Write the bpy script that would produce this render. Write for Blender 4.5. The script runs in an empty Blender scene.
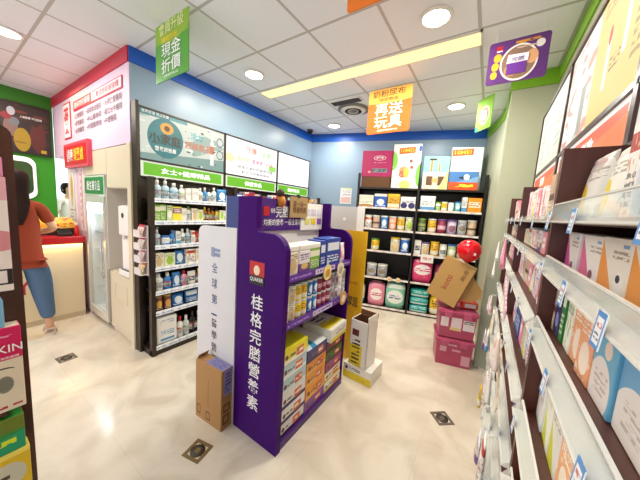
import bpy, bmesh, math, random
from mathutils import Vector, Matrix
random.seed(11)
SC = bpy.context.scene
COL = SC.collection
PI = math.pi

def lin(h):
    h = h.lstrip('#')
    if len(h) == 3: h = ''.join(c * 2 for c in h)
    out = []
    for i in (0, 2, 4):
        c = int(h[i:i+2], 16) / 255
        out.append(c / 12.92 if c <= .04045 else ((c + .055) / 1.055) ** 2.4)
    return (*out, 1.0)

# ------------------------------------------------------------------ camera
cam_data = bpy.data.cameras.new('camera')
cam = bpy.data.objects.new('camera', cam_data)
COL.objects.link(cam)
_y, _p, _r = math.radians(33.0668), math.radians(6.7491), math.radians(-3.6093)
fw = Vector((-math.sin(_y) * math.cos(_p), math.cos(_y) * math.cos(_p), -math.sin(_p)))
r0 = fw.cross(Vector((0, 0, 1))).normalized()
d0 = fw.cross(r0)
rt = math.cos(_r) * r0 + math.sin(_r) * d0
dn = -math.sin(_r) * r0 + math.cos(_r) * d0
cam.matrix_world = Matrix(((rt.x, -dn.x, -fw.x, 0), (rt.y, -dn.y, -fw.y, 0), (rt.z, -dn.z, -fw.z, 1.5), (0, 0, 0, 1)))
cam_data.sensor_width = 36
cam_data.lens = 36 * 255.18 / 640
cam_data.clip_start = .02
SC.camera = cam

# ------------------------------------------------------------------ world, lights, exposure
W = bpy.data.worlds.new('world'); SC.world = W; W.use_nodes = True
bg = W.node_tree.nodes['Background']
bg.inputs[0].default_value = lin('#eff4ff'); bg.inputs[1].default_value = 1.75
SC.view_settings.view_transform = 'Standard'
SC.view_settings.look = 'None'
SC.view_settings.gamma = 1
SC.view_settings.exposure = .47
CEIL = 2.82

def area(name, loc, size, power, col='#fffcf6', rot=(0, 0, 0), shape='DISK', sy=None, spread=PI):
    l = bpy.data.lights.new(name, 'AREA'); l.shape = shape; l.size = size
    if sy: l.size_y = sy
    l.energy = power; l.color = lin(col)[:3]; l.spread = spread
    o = bpy.data.objects.new(name, l); COL.objects.link(o)
    o.location = loc; o.rotation_euler = rot
    return o
DOWNLIGHTS = [(-.45, 1.93), (-2.15, 1.89), (-.48, 3.5), (-2.18, 3.55), (-3.55, .44), (-4.7, .1)]
for dx, dy in DOWNLIGHTS:
    area('downlight_lamp', (dx, dy, CEIL - .03), .17, (9 if dx < -2 else 13) if dx > -3 else 10)
# lamps of the same ceiling behind the camera
for dx, dy in [(-.5, -.35), (-2.2, -.2), (-1.3, -1.9)]:
    area('downlight_lamp', (dx, dy, CEIL - .03), .17, 7)
area('strip_lamp', (-1.3, 2.29, CEIL - .02), 2.1, 25, '#fff0cf', shape='RECTANGLE', sy=.14)
area('cooler_lamp', (-3.75, 1.16, 1.44), .4, 9, '#f4fbff', shape='RECTANGLE', sy=.2)
area('counter_lamp', (-4.35, .45, 2.75), .5, 6, '#ffe2a8', shape='RECTANGLE', sy=1.0)
area('counter_strip_lamp', (-4.1, -.2, .912), .02, 4, '#ffdf9a', shape='RECTANGLE', sy=2.4)
area('doorway_lamp', (-5.6, 1.9, 2.5), .5, 14, '#fff6ea')

# ------------------------------------------------------------------ materials
class NG:
    def __init__(s, m):
        m.use_nodes = True
        s.t = m.node_tree; s.n = s.t.nodes; s.l = s.t.links
        s.b = s.n['Principled BSDF']
        s._xyz = None
    def new(s, k, **kw):
        n = s.n.new(k)
        for a, v in kw.items(): setattr(n, a, v)
        return n
    def put(s, sock, v):
        if isinstance(v, bpy.types.NodeSocket): s.l.new(v, sock)
        else: sock.default_value = v
    def math(s, op, a, b=0.0, c=None):
        n = s.new('ShaderNodeMath', operation=op); s.put(n.inputs[0], a); s.put(n.inputs[1], b)
        if c is not None: s.put(n.inputs[2], c)
        return n.outputs[0]
    def mul(s, *a):
        r = a[0]
        for x in a[1:]: r = s.math('MULTIPLY', r, x)
        return r
    def mix(s, f, a, b):
        n = s.new('ShaderNodeMix', data_type='RGBA')
        s.put(n.inputs[0], f); s.put(n.inputs[6], a); s.put(n.inputs[7], b)
        return n.outputs[2]
    def rng(s, v, a, b):
        return s.mul(s.math('GREATER_THAN', v, a), s.math('LESS_THAN', v, b))
    def gen(s, ax='xz'):
        tc = s.new('ShaderNodeTexCoord'); x = s.new('ShaderNodeSeparateXYZ')
        s.l.new(tc.outputs['Generated'], x.inputs[0])
        d = dict(x=x.outputs[0], y=x.outputs[1], z=x.outputs[2])
        return d[ax[0]], d[ax[1]]
    def rand(s):
        return s.new('ShaderNodeObjectInfo').outputs['Random']
    def wnoise(s, x, y, w=0.0):
        c = s.new('ShaderNodeCombineXYZ'); s.put(c.inputs[0], x); s.put(c.inputs[1], y); s.put(c.inputs[2], w)
        n = s.new('ShaderNodeTexWhiteNoise', noise_dimensions='3D'); s.l.new(c.outputs[0], n.inputs[0])
        return n.outputs[0]

MATS = {}
def mat(name, col, rough=.5, metal=0.0, emit=0, alpha=1.0, ecol=None, spec=.5):
    if name in MATS: return MATS[name]
    m = bpy.data.materials.new(name); g = NG(m); b = g.b
    b.inputs['Base Color'].default_value = lin(col); b.inputs['Roughness'].default_value = rough
    b.inputs['Metallic'].default_value = metal; b.inputs['Alpha'].default_value = alpha
    b.inputs['Specular IOR Level'].default_value = spec
    if emit:
        b.inputs['Emission Color'].default_value = lin(ecol or col); b.inputs['Emission Strength'].default_value = emit
    MATS[name] = m
    return m

def printed(name, base, marks=(), rough=.4, emit=0, axes='xz', vary=.04):
    """printed packaging: flat artwork laid over the face in the object's own coordinates"""
    if name in MATS: return MATS[name]
    m = bpy.data.materials.new(name); g = NG(m)
    x, z = g.gen(axes)
    rnd = g.rand()
    col = lin(base)
    first = True
    for k, mk in enumerate(marks):
        t = mk[0]
        if t == 'rect':
            _, x0, x1, z0, z1, c = mk
            f = g.mul(g.rng(x, x0, x1), g.rng(z, z0, z1))
        elif t == 'disc':
            _, cx, cz, rx, rz, c = mk
            dx = g.math('DIVIDE', g.math('SUBTRACT', x, cx), rx); dz = g.math('DIVIDE', g.math('SUBTRACT', z, cz), rz)
            f = g.math('LESS_THAN', g.math('ADD', g.mul(dx, dx), g.mul(dz, dz)), 1.0)
        elif t == 'text':      # rows of small print
            _, x0, x1, z0, z1, rows, cols, c = mk
            u = g.math('MULTIPLY', g.math('SUBTRACT', z, z0), rows / (z1 - z0))
            v = g.math('MULTIPLY', g.math('SUBTRACT', x, x0), cols / (x1 - x0))
            w = g.wnoise(g.math('FLOOR', v), g.math('FLOOR', g.math('MULTIPLY', u, 3.0)), g.math('MULTIPLY', rnd, 9.0))
            f = g.mul(g.rng(x, x0, x1), g.rng(z, z0, z1), g.rng(g.math('FRACT', u), .22, .8), g.math('GREATER_THAN', w, .33))
        elif t == 'slant':     # below a sloping line
            _, a, b_, c = mk
            f = g.math('LESS_THAN', z, g.math('MULTIPLY_ADD', x, b_, a))
        elif t == 'blot':      # irregular pictures
            _, sc, th, c = mk
            n = g.new('ShaderNodeTexNoise'); n.inputs['Scale'].default_value = sc; n.inputs['Detail'].default_value = 1
            cb = g.new('ShaderNodeCombineXYZ'); g.put(cb.inputs[0], x); g.put(cb.inputs[1], z); g.put(cb.inputs[2], g.math('MULTIPLY', rnd, 7.0))
            g.l.new(cb.outputs[0], n.inputs['Vector'])
            f = g.math('GREATER_THAN', n.outputs[0], th)
        elif t == 'stripes':
            _, nst, duty, c = mk
            f = g.math('LESS_THAN', g.math('FRACT', g.math('MULTIPLY', x, nst)), duty)
        elif t == 'tri':       # a pointed block: wide at the bottom
            _, x0, x1, z0, z1, c = mk
            h = g.math('DIVIDE', g.math('SUBTRACT', x, x0), x1 - x0)
            lim = g.math('MULTIPLY_ADD', g.math('SUBTRACT', 1.0, h), z1 - z0, z0)
            f = g.mul(g.rng(x, x0, x1), g.math('LESS_THAN', z, lim))
        col = g.mix(f, col, lin(c))
    if vary and not emit:
        hs = g.new('ShaderNodeHueSaturation')
        g.put(hs.inputs['Hue'], g.math('MULTIPLY_ADD', rnd, vary, .5 - vary / 2))
        g.put(hs.inputs['Value'], g.math('MULTIPLY_ADD', rnd, .14, .9))
        g.put(hs.inputs['Color'], col); col = hs.outputs[0]
    g.put(g.b.inputs['Base Color'], col)
    g.b.inputs['Roughness'].default_value = rough
    if emit:      # a backlit film: what it shows is the light coming through it
        g.put(g.b.inputs['Emission Color'], col); g.b.inputs['Emission Strength'].default_value = emit
        g.put(g.b.inputs['Base Color'], g.mix(.8, col, (.01, .01, .01, 1)))
    MATS[name] = m
    return m

# ------------------------------------------------------------------ mesh helpers
def bx(bm, x0, x1, y0, y1, z0, z1, mi=0, bevel=0):
    vs = [bm.verts.new((x, y, z)) for z in (z0, z1) for x, y in ((x0, y0), (x1, y0), (x1, y1), (x0, y1))]
    fs = []
    for f in ((3, 2, 1, 0), (4, 5, 6, 7), (0, 1, 5, 4), (1, 2, 6, 5), (2, 3, 7, 6), (3, 0, 4, 7)):
        fc = bm.faces.new([vs[i] for i in f]); fc.material_index = mi; fs.append(fc)
    if bevel:
        es = list({e for f in fs for e in f.edges})
        r = bmesh.ops.bevel(bm, geom=es, offset=bevel, segments=2, affect='EDGES', profile=.5)
        for f in r['faces']: f.material_index = mi
    return vs

def lathe(bm, prof, n=14, c=(0, 0, 0), mi=0, axis='z', sx=1.0, sy=1.0):
    rings = []
    for r, z in prof:
        ring = []
        for i in range(n):
            a = 2 * PI * i / n
            p = (r * math.cos(a) * sx, r * math.sin(a) * sy, z)
            if axis == 'x': p = (p[2], p[0], p[1])
            if axis == 'y': p = (p[0], p[2], p[1])
            ring.append(bm.verts.new((p[0] + c[0], p[1] + c[1], p[2] + c[2])))
        rings.append(ring)
    for a, b in zip(rings, rings[1:]):
        for i in range(n):
            f = bm.faces.new((a[i], a[(i + 1) % n], b[(i + 1) % n], b[i])); f.material_index = mi; f.smooth = True
    for ring, rev in ((rings[0], True), (rings[-1], False)):
        f = bm.faces.new(ring[::-1] if rev else ring); f.material_index = mi

def prism(bm, pts, y0, y1, mi=0, plane='xz'):
    """closed outline in the xz (or xy / yz) plane, extruded along the third axis"""
    def P(a, b, t):
        return {'xz': (a, t, b), 'xy': (a, b, t), 'yz': (t, a, b)}[plane]
    A = [bm.verts.new(P(a, b, y0)) for a, b in pts]; B = [bm.verts.new(P(a, b, y1)) for a, b in pts]
    n = len(pts)
    bm.faces.new(A).material_index = mi; bm.faces.new(B[::-1]).material_index = mi
    for i in range(n):
        bm.faces.new((A[i], B[i], B[(i + 1) % n], A[(i + 1) % n])).material_index = mi

def tube(bm, pts, r, n=8, mi=0):
    pts = [Vector(p) for p in pts]; rings = []
    for i, p in enumerate(pts):
        d = (pts[min(i + 1, len(pts) - 1)] - pts[max(i - 1, 0)]).normalized()
        u = d.cross(Vector((0, 0, 1)) if abs(d.z) < .9 else Vector((1, 0, 0))).normalized(); v = d.cross(u)
        rr = r[i] if isinstance(r, (list, tuple)) else r
        rings.append([bm.verts.new(p + rr * (math.cos(2 * PI * k / n) * u + math.sin(2 * PI * k / n) * v)) for k in range(n)])
    for a, b in zip(rings, rings[1:]):
        for i in range(n):
            f = bm.faces.new((a[i], a[(i + 1) % n], b[(i + 1) % n], b[i])); f.smooth = True; f.material_index = mi
    bm.faces.new(rings[0][::-1]).material_index = mi; bm.faces.new(rings[-1]).material_index = mi

def finish(name, bm, mats):
    bmesh.ops.recalc_face_normals(bm, faces=bm.faces[:])
    me = bpy.data.meshes.new(name); bm.to_mesh(me); bm.free()
    for m in (mats if isinstance(mats, (list, tuple)) else [mats]): me.materials.append(m)
    return me

def link(name, me, parent=None, loc=(0, 0, 0), rot=(0, 0, 0)):
    o = bpy.data.objects.new(name, me); COL.objects.link(o)
    o.location = loc; o.rotation_euler = rot
    if parent: o.parent = parent
    return o

def obj(name, bm, mats, parent=None, loc=(0, 0, 0), rot=(0, 0, 0)):
    return link(name, finish(name, bm, mats), parent, loc, rot)

def box(name, x0, x1, y0, y1, z0, z1, m, parent=None, bevel=0):
    bm = bmesh.new(); bx(bm, x0, x1, y0, y1, z0, z1, 0, bevel)
    return obj(name, bm, m, parent)

def tag(o, label, cat, group=None):
    o['label'] = label; o['category'] = cat
    if group: o['group'] = group
    return o

def thing(name, label, cat, loc=(0, 0, 0), rz=0.0, group=None):
    o = bpy.data.objects.new(name, None); COL.objects.link(o); o.empty_display_size = .05
    o.location = loc; o.rotation_euler = (0, 0, rz)
    return tag(o, label, cat, group)

def struct(o):
    o['kind'] = 'structure'; return o

def tbox(name, label, cat, x0, x1, y0, y1, z0, z1, m, bevel=0, group=None, rz=0.0, pivot=None):
    """a thing that is one mesh, its origin at its base"""
    cx, cy = (x0 + x1) / 2, (y0 + y1) / 2
    bm = bmesh.new(); bx(bm, x0 - cx, x1 - cx, y0 - cy, y1 - cy, 0, z1 - z0, 0, bevel)
    return tag(obj(name, bm, m, None, (cx, cy, z0), (0, 0, rz)), label, cat, group)

def text(body, parent, center, w, h, m, right=(1, 0, 0), up=(0, 0, 1), name='lettering', bold=.015, keep=False):
    """real lettering, stretched into a w x h block whose middle is CENTER; RIGHT and UP are its reading directions"""
    cu = bpy.data.curves.new('lettering', 'FONT'); cu.body = body; cu.align_x = 'CENTER'; cu.offset = min(bold, .04) * .3
    cu.resolution_u = 2
    cu.space_line = .95
    to = bpy.data.objects.new('lettering_source', cu); COL.objects.link(to)
    bpy.context.view_layer.update()
    me = bpy.data.meshes.new_from_object(to.evaluated_get(bpy.context.evaluated_depsgraph_get()))
    bpy.data.objects.remove(to); bpy.data.curves.remove(cu)
    xs = [v.co.x for v in me.vertices]; ys = [v.co.y for v in me.vertices]
    sx = w / max(1e-6, max(xs) - min(xs)); sy = h / max(1e-6, max(ys) - min(ys))
    if keep: sx = sy = min(sx, sy)
    mx, my = (max(xs) + min(xs)) / 2, (max(ys) + min(ys)) / 2
    R, U = Vector(right).normalized(), Vector(up).normalized(); c = Vector(center)
    for v in me.vertices: v.co = c + R * ((v.co.x - mx) * sx) + U * ((v.co.y - my) * sy)
    me.materials.clear(); me.materials.append(m)
    return link(name, me, parent)

ORD = ['first', 'second', 'third', 'fourth', 'fifth', 'sixth', 'seventh', 'eighth', 'ninth', 'tenth', 'eleventh', 'twelfth', 'thirteenth',
       'fourteenth', 'fifteenth', 'sixteenth', 'seventeenth', 'eighteenth', 'nineteenth', 'twentieth', 'twenty-first', 'twenty-second', 'twenty-third',
       'twenty-fourth', 'twenty-fifth', 'twenty-sixth', 'twenty-seventh', 'twenty-eighth', 'twenty-ninth', 'thirtieth', 'thirty-first', 'thirty-second', 'thirty-third', 'thirty-fourth', 'thirty-fifth', 'thirty-sixth']
white_ink = mat('white_ink', '#f6f3f4', .6); dark_ink = mat('dark_ink', '#2c2530', .6); red_ink = mat('red_ink', '#c01d35', .6)
yellow_ink = mat('yellow_ink', '#ffd93a', .6); brown_ink = mat('brown_ink', '#6a3d1a', .6); navy_ink = mat('navy_ink', '#3a4a80', .6)
# ------------------------------------------------------------------ the setting
def floor_mat():
    m = bpy.data.materials.new('cream_marble_tile'); g = NG(m)
    tc = g.new('ShaderNodeTexCoord')
    n = g.new('ShaderNodeTexNoise'); n.inputs['Scale'].default_value = 2.2; n.inputs['Detail'].default_value = 6; n.inputs['Distortion'].default_value = 1.6
    g.l.new(tc.outputs['Object'], n.inputs['Vector'])
    cr = g.new('ShaderNodeValToRGB'); g.l.new(n.outputs[0], cr.inputs[0])
    cr.color_ramp.elements[0].position = .35; cr.color_ramp.elements[0].color = lin('#cfc2af')
    cr.color_ramp.elements[1].position = .62; cr.color_ramp.elements[1].color = lin('#e2d7c6')
    br = g.new('ShaderNodeTexBrick'); br.offset = 0
    mp = g.new('ShaderNodeMapping'); mp.inputs['Location'].default_value = (.21, .06, 0); g.l.new(tc.outputs['Object'], mp.inputs[0]); g.l.new(mp.outputs[0], br.inputs['Vector'])
    br.inputs['Scale'].default_value = 1; br.inputs['Brick Width'].default_value = .6; br.inputs['Row Height'].default_value = .6; br.inputs['Mortar Size'].default_value = .0018
    br.inputs['Color1'].default_value = br.inputs['Color2'].default_value = (1, 1, 1, 1); br.inputs['Mortar'].default_value = (.91, .89, .86, 1)
    mx = g.new('ShaderNodeMix', data_type='RGBA', blend_type='MULTIPLY'); mx.inputs[0].default_value = 1
    g.l.new(cr.outputs[0], mx.inputs[6]); g.l.new(br.outputs[0], mx.inputs[7])
    g.l.new(mx.outputs[2], g.b.inputs['Base Color']); g.b.inputs['Roughness'].default_value = .16
    return m

def ceiling_mat():
    m = bpy.data.materials.new('ceiling_panel'); g = NG(m)
    tc = g.new('ShaderNodeTexCoord'); s = g.new('ShaderNodeSeparateXYZ'); g.l.new(tc.outputs['Object'], s.inputs[0])
    P = .545
    fx = g.math('FRACT', g.math('DIVIDE', g.math('ADD', s.outputs[0], 20 * P + .205), P))
    fy = g.math('FRACT', g.math('DIVIDE', g.math('SUBTRACT', g.math('ADD', s.outputs[1], 20 * P), .555), P))
    w = .022 / P
    def line(f): return g.math('MAXIMUM', g.math('LESS_THAN', f, w / 2), g.math('GREATER_THAN', f, 1 - w / 2))
    bar = g.math('MAXIMUM', line(fx), line(fy))
    n = g.new('ShaderNodeTexNoise'); n.inputs['Scale'].default_value = 60
    g.l.new(tc.outputs['Object'], n.inputs['Vector'])
    base = g.mix(n.outputs[0], lin('#e9ecf2'), lin('#f0f3f8'))
    g.put(g.b.inputs['Base Color'], g.mix(bar, base, lin('#bcbab5'))); g.b.inputs['Roughness'].default_value = .6
    return m

def wood_mat(name, a, b, rough=.4):
    m = bpy.data.materials.new(name); g = NG(m)
    tc = g.new('ShaderNodeTexCoord'); mp = g.new('ShaderNodeMapping'); mp.inputs['Scale'].default_value = (14, 14, 1.2)
    g.l.new(tc.outputs['Object'], mp.inputs[0])
    n = g.new('ShaderNodeTexNoise'); n.inputs['Scale'].default_value = 3; n.inputs['Detail'].default_value = 4; g.l.new(mp.outputs[0], n.inputs['Vector'])
    g.put(g.b.inputs['Base Color'], g.mix(n.outputs[0], lin(a), lin(b))); g.b.inputs['Roughness'].default_value = rough
    return m

blue_wall = mat('light_blue_wall', '#8aa2b8', .35); blue_band = mat('blue_band', '#0d58bd', .4)
cream_wall = mat('pale_green_wall', '#b2b69c', .5); green_band = mat('green_band', '#7fb91c', .45)
pink_wall = mat('pink_wall', '#dfc0d2', .5); red_band = mat('red_band', '#bf1f3c', .45)
white_wall = mat('white_wall', '#efe9e0', .6); green_wall = mat('vivid_green_wall', '#35941a', .45); dgreen_band = mat('deep_green_band', '#2f7a16', .45)
rack_dark = wood_mat('dark_brown_board', '#231813', '#33241c')
rack_red = wood_mat('reddish_brown_board', '#3c170e', '#562618')
cream_cab = mat('cream_laminate', '#d9cab0', .35)

struct(box('floor', -7.6, 1.2, -3.2, 6, -.1, 0, floor_mat()))
struct(box('ceiling', -7.6, 1.2, -3.2, 6, CEIL, CEIL + .1, ceiling_mat()))
struct(box('wall_left', -2.865, -2.80, 1.045, 4.2, 0, CEIL, blue_wall))
U = Vector((math.cos(math.radians(15.5)), math.sin(math.radians(15.5)), 0)); N = Vector((-U.y, U.x, 0))   # along the back wall, and into it
BW = Vector((-2.80, 3.835, 0))
def bw_box(name, u0, u1, n0, n1, z0, z1, m):
    bm = bmesh.new(); bx(bm, u0, u1, n0, n1, z0, z1)
    return obj(name, bm, m, None, BW, (0, 0, math.radians(15.5)))
struct(bw_box('wall_back', -.1, 3.3, 0, .1, 0, CEIL, blue_wall))
struct(bw_box('trim_1', 0, 3.05, -.012, 0, 2.69, CEIL, blue_band))
struct(box('trim_2', -2.80, -2.788, 1.04, 3.82, 2.69, CEIL, blue_band))
struct(box('wall_right', .36, .46, -3.2, 3.0, 0, CEIL, cream_wall))
PIL = [(.46, 3.0), (.04, 3.0), (.03, 3.75), (-.04, 4.14), (-.165, 4.6), (.46, 4.95)]
bm = bmesh.new(); prism(bm, PIL, 0, CEIL, 0, 'xy'); struct(obj('wall_pillar', bm, cream_wall))
struct(box('trim_3', .348, .36, -3.2, 3.0, 2.69, CEIL, green_band))
struct(box('trim_4', .028, .348, 2.988, 3.0, 2.69, CEIL, green_band))
bm = bmesh.new(); prism(bm, [(.028, 2.99), (.018, 3.75), (-.052, 4.14), (-.17, 4.56), (-.16, 4.57), (-.04, 4.15), (.03, 3.76), (.04, 3.0)], 2.69, CEIL, 0, 'xy'); struct(obj('trim_5', bm, green_band))
# the upper wall over the counter side, and what is left of it below
struct(box('wall_counter', -5.34, -2.866, 1.04, 1.16, 2.0, CEIL, pink_wall))
struct(box('wall_counter_end', -2.866, -2.802, 1.04, 1.0449, 2.0, CEIL, pink_wall))
struct(box('trim_6', -5.34, -2.802, 1.028, 1.0395, 2.69, CEIL, red_band))
struct(box('wall_counter_lower', -4.82, -4.07, 1.05, 1.16, 0, 2.0, pink_wall))
struct(box('wall_cabinet_back', -4.07, -2.97, 1.62, 1.72, 0, CEIL, white_wall))
struct(box('wall_far_left', -5.46, -5.34, -3.2, 1.035, 0, CEIL, green_wall))
struct(box('trim_7', -5.34, -5.328, -3.2, 1.028, 2.66, CEIL, dgreen_band))
struct(box('wall_passage', -7.6, -4.07, 2.5, 2.6, 0, CEIL, white_wall))

# ------------------------------------------------------------------ ceiling fittings
lamp_glow = mat('lamp_diffuser', '#fffaf0', .4, emit=9, ecol='#fff6e6'); white_metal = mat('white_metal', '#e9e6e0', .35)
dl_names = ['round downlight between the orange hanging sign and the purple hanging poster', 'round downlight above the first teal lit sign', 'round downlight above the back shelf toy boxes',
            'round downlight near the blue corner', 'round downlight in front of the red and pink wall', 'round downlight over the counter']
for (dx, dy), lb in zip(DOWNLIGHTS, dl_names):
    t = thing('downlight', lb, 'ceiling light', (dx, dy, CEIL), 0, 'round ceiling downlights')
    bm = bmesh.new(); lathe(bm, [(.095, 0), (.105, -.004), (.1, -.014), (.084, -.016), (.084, -.002)], 28); obj('rim', bm, white_metal, t)
    bm = bmesh.new(); lathe(bm, [(.083, -.004), (.083, -.012), (.06, -.014)], 28); obj('diffuser', bm, lamp_glow, t)
t = thing('strip_light', 'long warm yellow recessed strip light in the panel ceiling', 'ceiling light', (-1.3, 2.29, CEIL))
bm = bmesh.new()
for a in ((-1.11, 1.11, -.092, -.078), (-1.11, 1.11, .078, .092), (-1.11, -1.096, -.092, .092), (1.096, 1.11, -.092, .092)): bx(bm, *a, -.012, 0)
obj('frame', bm, white_metal, t)
box('diffuser', -1.096, 1.096, -.078, .078, -.008, 0, mat('warm_strip_diffuser', '#ffe9a8', .5, emit=.95, ecol='#ffdf8e'), t)

vent_grey = mat('vent_grey', '#7c7873', .5); vent_dark = mat('vent_dark', '#3b3936', .6)
t = thing('round_air_vent', 'round grey air vent behind the orange hanging sign', 'air vent', (-1.63, 3.1, CEIL))
bm = bmesh.new(); lathe(bm, [(.2, 0), (.2, -.012), (.17, -.016)], 28); obj('plate', bm, vent_grey, t)
for k, r in enumerate((.15, .11, .07)):
    bm = bmesh.new(); lathe(bm, [(r, -.014), (r + .012, -.02), (r - .004, -.034), (r - .016, -.03)], 26); obj('ring', bm, vent_dark if k % 2 else white_metal, t)
bm = bmesh.new(); lathe(bm, [(.045, -.014), (.045, -.035), (.02, -.04)], 18); obj('hub', bm, vent_grey, t)
t = thing('slot_air_vent', 'dark rectangular slot air vent beside the round vent', 'air vent', (-1.6, 2.84, CEIL))
box('frame', -.2, .2, -.06, .06, -.012, 0, white_metal, t)
for k in range(4): box('louvre', -.185, .185, -.048 + k * .026, -.03 + k * .026, -.018, -.01, vent_dark, t)
t = thing('dome_camera', 'small black dome security camera in the blue ceiling corner', 'camera', (-2.68, 3.6, CEIL))
bm = bmesh.new(); lathe(bm, [(.05, 0), (.05, -.02), (.045, -.025)], 18); obj('base', bm, mat('camera_grey', '#58585c', .4), t)
bm = bmesh.new(); lathe(bm, [(.042, -.02), (.04, -.045), (.028, -.062), (.008, -.07)], 18); obj('dome', bm, mat('black_gloss', '#0b0b0d', .1), t)

# ------------------------------------------------------------------ hanging signs
def rounded(w, h, r, n=5):
    pts = []
    for cx, cz, a0 in ((w / 2 - r, h - r, 0), (-w / 2 + r, h - r, 90), (-w / 2 + r, r, 180), (w / 2 - r, r, 270)):
        for i in range(n + 1):
            a = math.radians(a0 + 90 * i / n); pts.append((cx + r * math.cos(a), cz + r * math.sin(a)))
    return pts
def hanging(name, label, x0, x1, y, z0, z1, m, r=.02, cords=True):
    t = thing(name, label, 'hanging sign', ((x0 + x1) / 2, y, z0)); w = x1 - x0
    bm = bmesh.new(); prism(bm, rounded(w, z1 - z0, r), -.003, .003); obj('panel', bm, m, t)
    if cords and z1 < CEIL - .01:
        for s in (-.38, .38):
            bm = bmesh.new(); tube(bm, [(s * w, 0, z1 - z0 - .01), (s * w, 0, CEIL - z0)], .0012, 5); obj('cord', bm, white_metal, t)
    return t
g_green = printed('green_sign_art', '#4e9a2e', [('rect', 0, 1, .66, 1, '#86ad2c'), ('disc', .5, 1.02, .62, .42, '#8fb330')], vary=0)
t = hanging('hanging_banner', 'green hanging banner with large white cash discount lettering', -2.3, -1.84, 1.04, 2.395, 2.80, g_green, .008)
text('會員升級', t, (0, -.006, .36), .34, .085, mat('pale_yellow_ink', '#eef0b0', .6))
text('購物折抵', t, (-.02, -.006, .283), .22, .04, yellow_ink, bold=.02)
text('現金', t, (.0, -.006, .207), .27, .098, white_ink, bold=.02)
text('折價', t, (.0, -.006, .098), .27, .098, white_ink, bold=.02)
text('詳情請洽門市人員', t, (0, -.006, .028), .2, .02, white_ink)
g_or = printed('orange_sign_art', '#dd5a08', [('rect', 0, 1, .74, 1, '#e8ad4a'), ('disc', .5, .78, .7, .1, '#e8ad4a')], vary=0, rough=.7)
t = hanging('hanging_sign', 'orange hanging sign offering free toys with milk powder', -1.215, -.765, 2.66, 2.335, 2.775, g_or)
text('奶粉尿布', t, (-.01, -.006, .395), .34, .07, brown_ink, bold=.02)
text('指定商品', t, (-.01, -.006, .335), .2, .035, brown_ink)
text('再送', t, (0, -.006, .24), .29, .12, white_ink, bold=.02)
text('玩具', t, (0, -.006, .11), .29, .115, white_ink, bold=.02)
text('活動詳情請洽門市', t, (0, -.006, .03), .22, .018, white_ink)
t = hanging('hanging_sign', 'orange hanging sign whose lower edge shows at the top of the picture', -.80, -.42, 1.36, 2.60, 2.81, mat('plain_orange', '#f07a1c', .5), .02)
g_pu = printed('purple_sign_art', '#5a2a6e', [('disc', .53, .44, .31, .42, '#efe6d8'), ('disc', .53, .44, .28, .38, '#8a6a58'), ('disc', .74, .52, .1, .16, '#d9a070'), ('disc', .42, .28, .12, .14, '#b98a5a'),
     ('disc', .17, .62, .07, .1, '#e0a92a'), ('disc', .14, .42, .065, .1, '#e0a92a'), ('disc', .13, .22, .06, .09, '#e0a92a'), ('disc', .85, .78, .07, .09, '#e7dcd8'),
     ('text', .45, .84, .84, .95, 1, 7, '#d6901e'), ('text', .48, .8, .74, .8, 1, 9, '#d6b0a0'), ('rect', .13, .24, .8, .9, '#b21f2a'), ('rect', .14, .24, .76, .79, '#efe6ee')], vary=0)
t = hanging('hanging_poster', 'purple hanging poster with a nutrition can in a white ring', -.135, .195, 2.235, 2.445, 2.72, g_pu, .02)
bm = bmesh.new(); prism(bm, [(-.052, .05), (.052, .05), (.056, .145), (-.05, .145)], -.006, -.003); obj('can_picture', bm, mat('can_violet', '#6b2f92', .5), t)
bm = bmesh.new(); prism(bm, [(-.056, .12), (.06, .12), (.062, .168), (-.05, .175)], -.008, -.005); obj('can_picture', bm, mat('can_white', '#ece6ee', .5), t)
text('完膳', t, (.005, -.009, .14), .07, .026, mat('violet_ink', '#4a1d70', .6))
t = hanging('hanging_poster', 'small bright green hanging poster near the pillar corner', -.285, -.06, 3.32, 2.46, 2.79, printed('lime_sign_art', '#8cc63a', [('disc', .52, .45, .34, .3, '#d9c8a8'), ('disc', .52, .45, .26, .22, '#9c7f66'), ('rect', .38, .66, .3, .6, '#f2efe6'), ('rect', 0, .2, 0, .16, '#2fb08a')], vary=0, rough=.85), .01)
t.rotation_euler = (0, 0, math.radians(-50))

# ------------------------------------------------------------------ upper wall over the counter: pharmacy lettering
t = thing('pharmacy_sign', 'red and white pharmacy lettering on the pink wall over the counter', 'sign', (-4.1, 1.04, 2.15))
def sg(name, x0, x1, z0, z1, m, d=.008): return box(name, x0 + 4.1, x1 + 4.1, -d, -.0005, z0 - 2.15, z1 - 2.15, m, t)
sg('logo_board', -4.78, -4.5, 2.2, 2.64, red_band); sg('logo_panel', -4.76, -4.52, 2.22, 2.62, mat('sign_white', '#f3e6ea', .5), .011)
text('藥', t, (-.54, -.013, .28), .2, .33, red_ink, bold=.03)
sg('heading_board', -4.36, -2.93, 2.495, 2.605, red_band); sg('heading_panel', -3.72, -2.945, 2.507, 2.593, mat('sign_white', '#f3e6ea', .5), .011)
text('健保特約藥局', t, (.06, -.013, .4), .54, .07, white_ink)
text('公費流感疫苗接種', t, (.77, -.013, .4), .68, .062, red_ink, bold=0)
for k, names in enumerate((('立康醫院', '高雄榮總醫院', '大同仁愛醫院'), ('安南醫院', '中山醫學院', '國立台中醫院'), ('台南醫院', '中國醫學院', '中壢醫院'))):
    for j, (nm, xc, wd) in enumerate(zip(names, (-.09, .4, .92), (.33, .46, .46 if k < 2 else .32))):
        text('•' + nm, t, (xc - (.07 if k == 2 and j == 2 else 0), -.003, .285 - k * .085), wd, .062, mat('grey_ink', '#55454f', .6), bold=.01)

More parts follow.
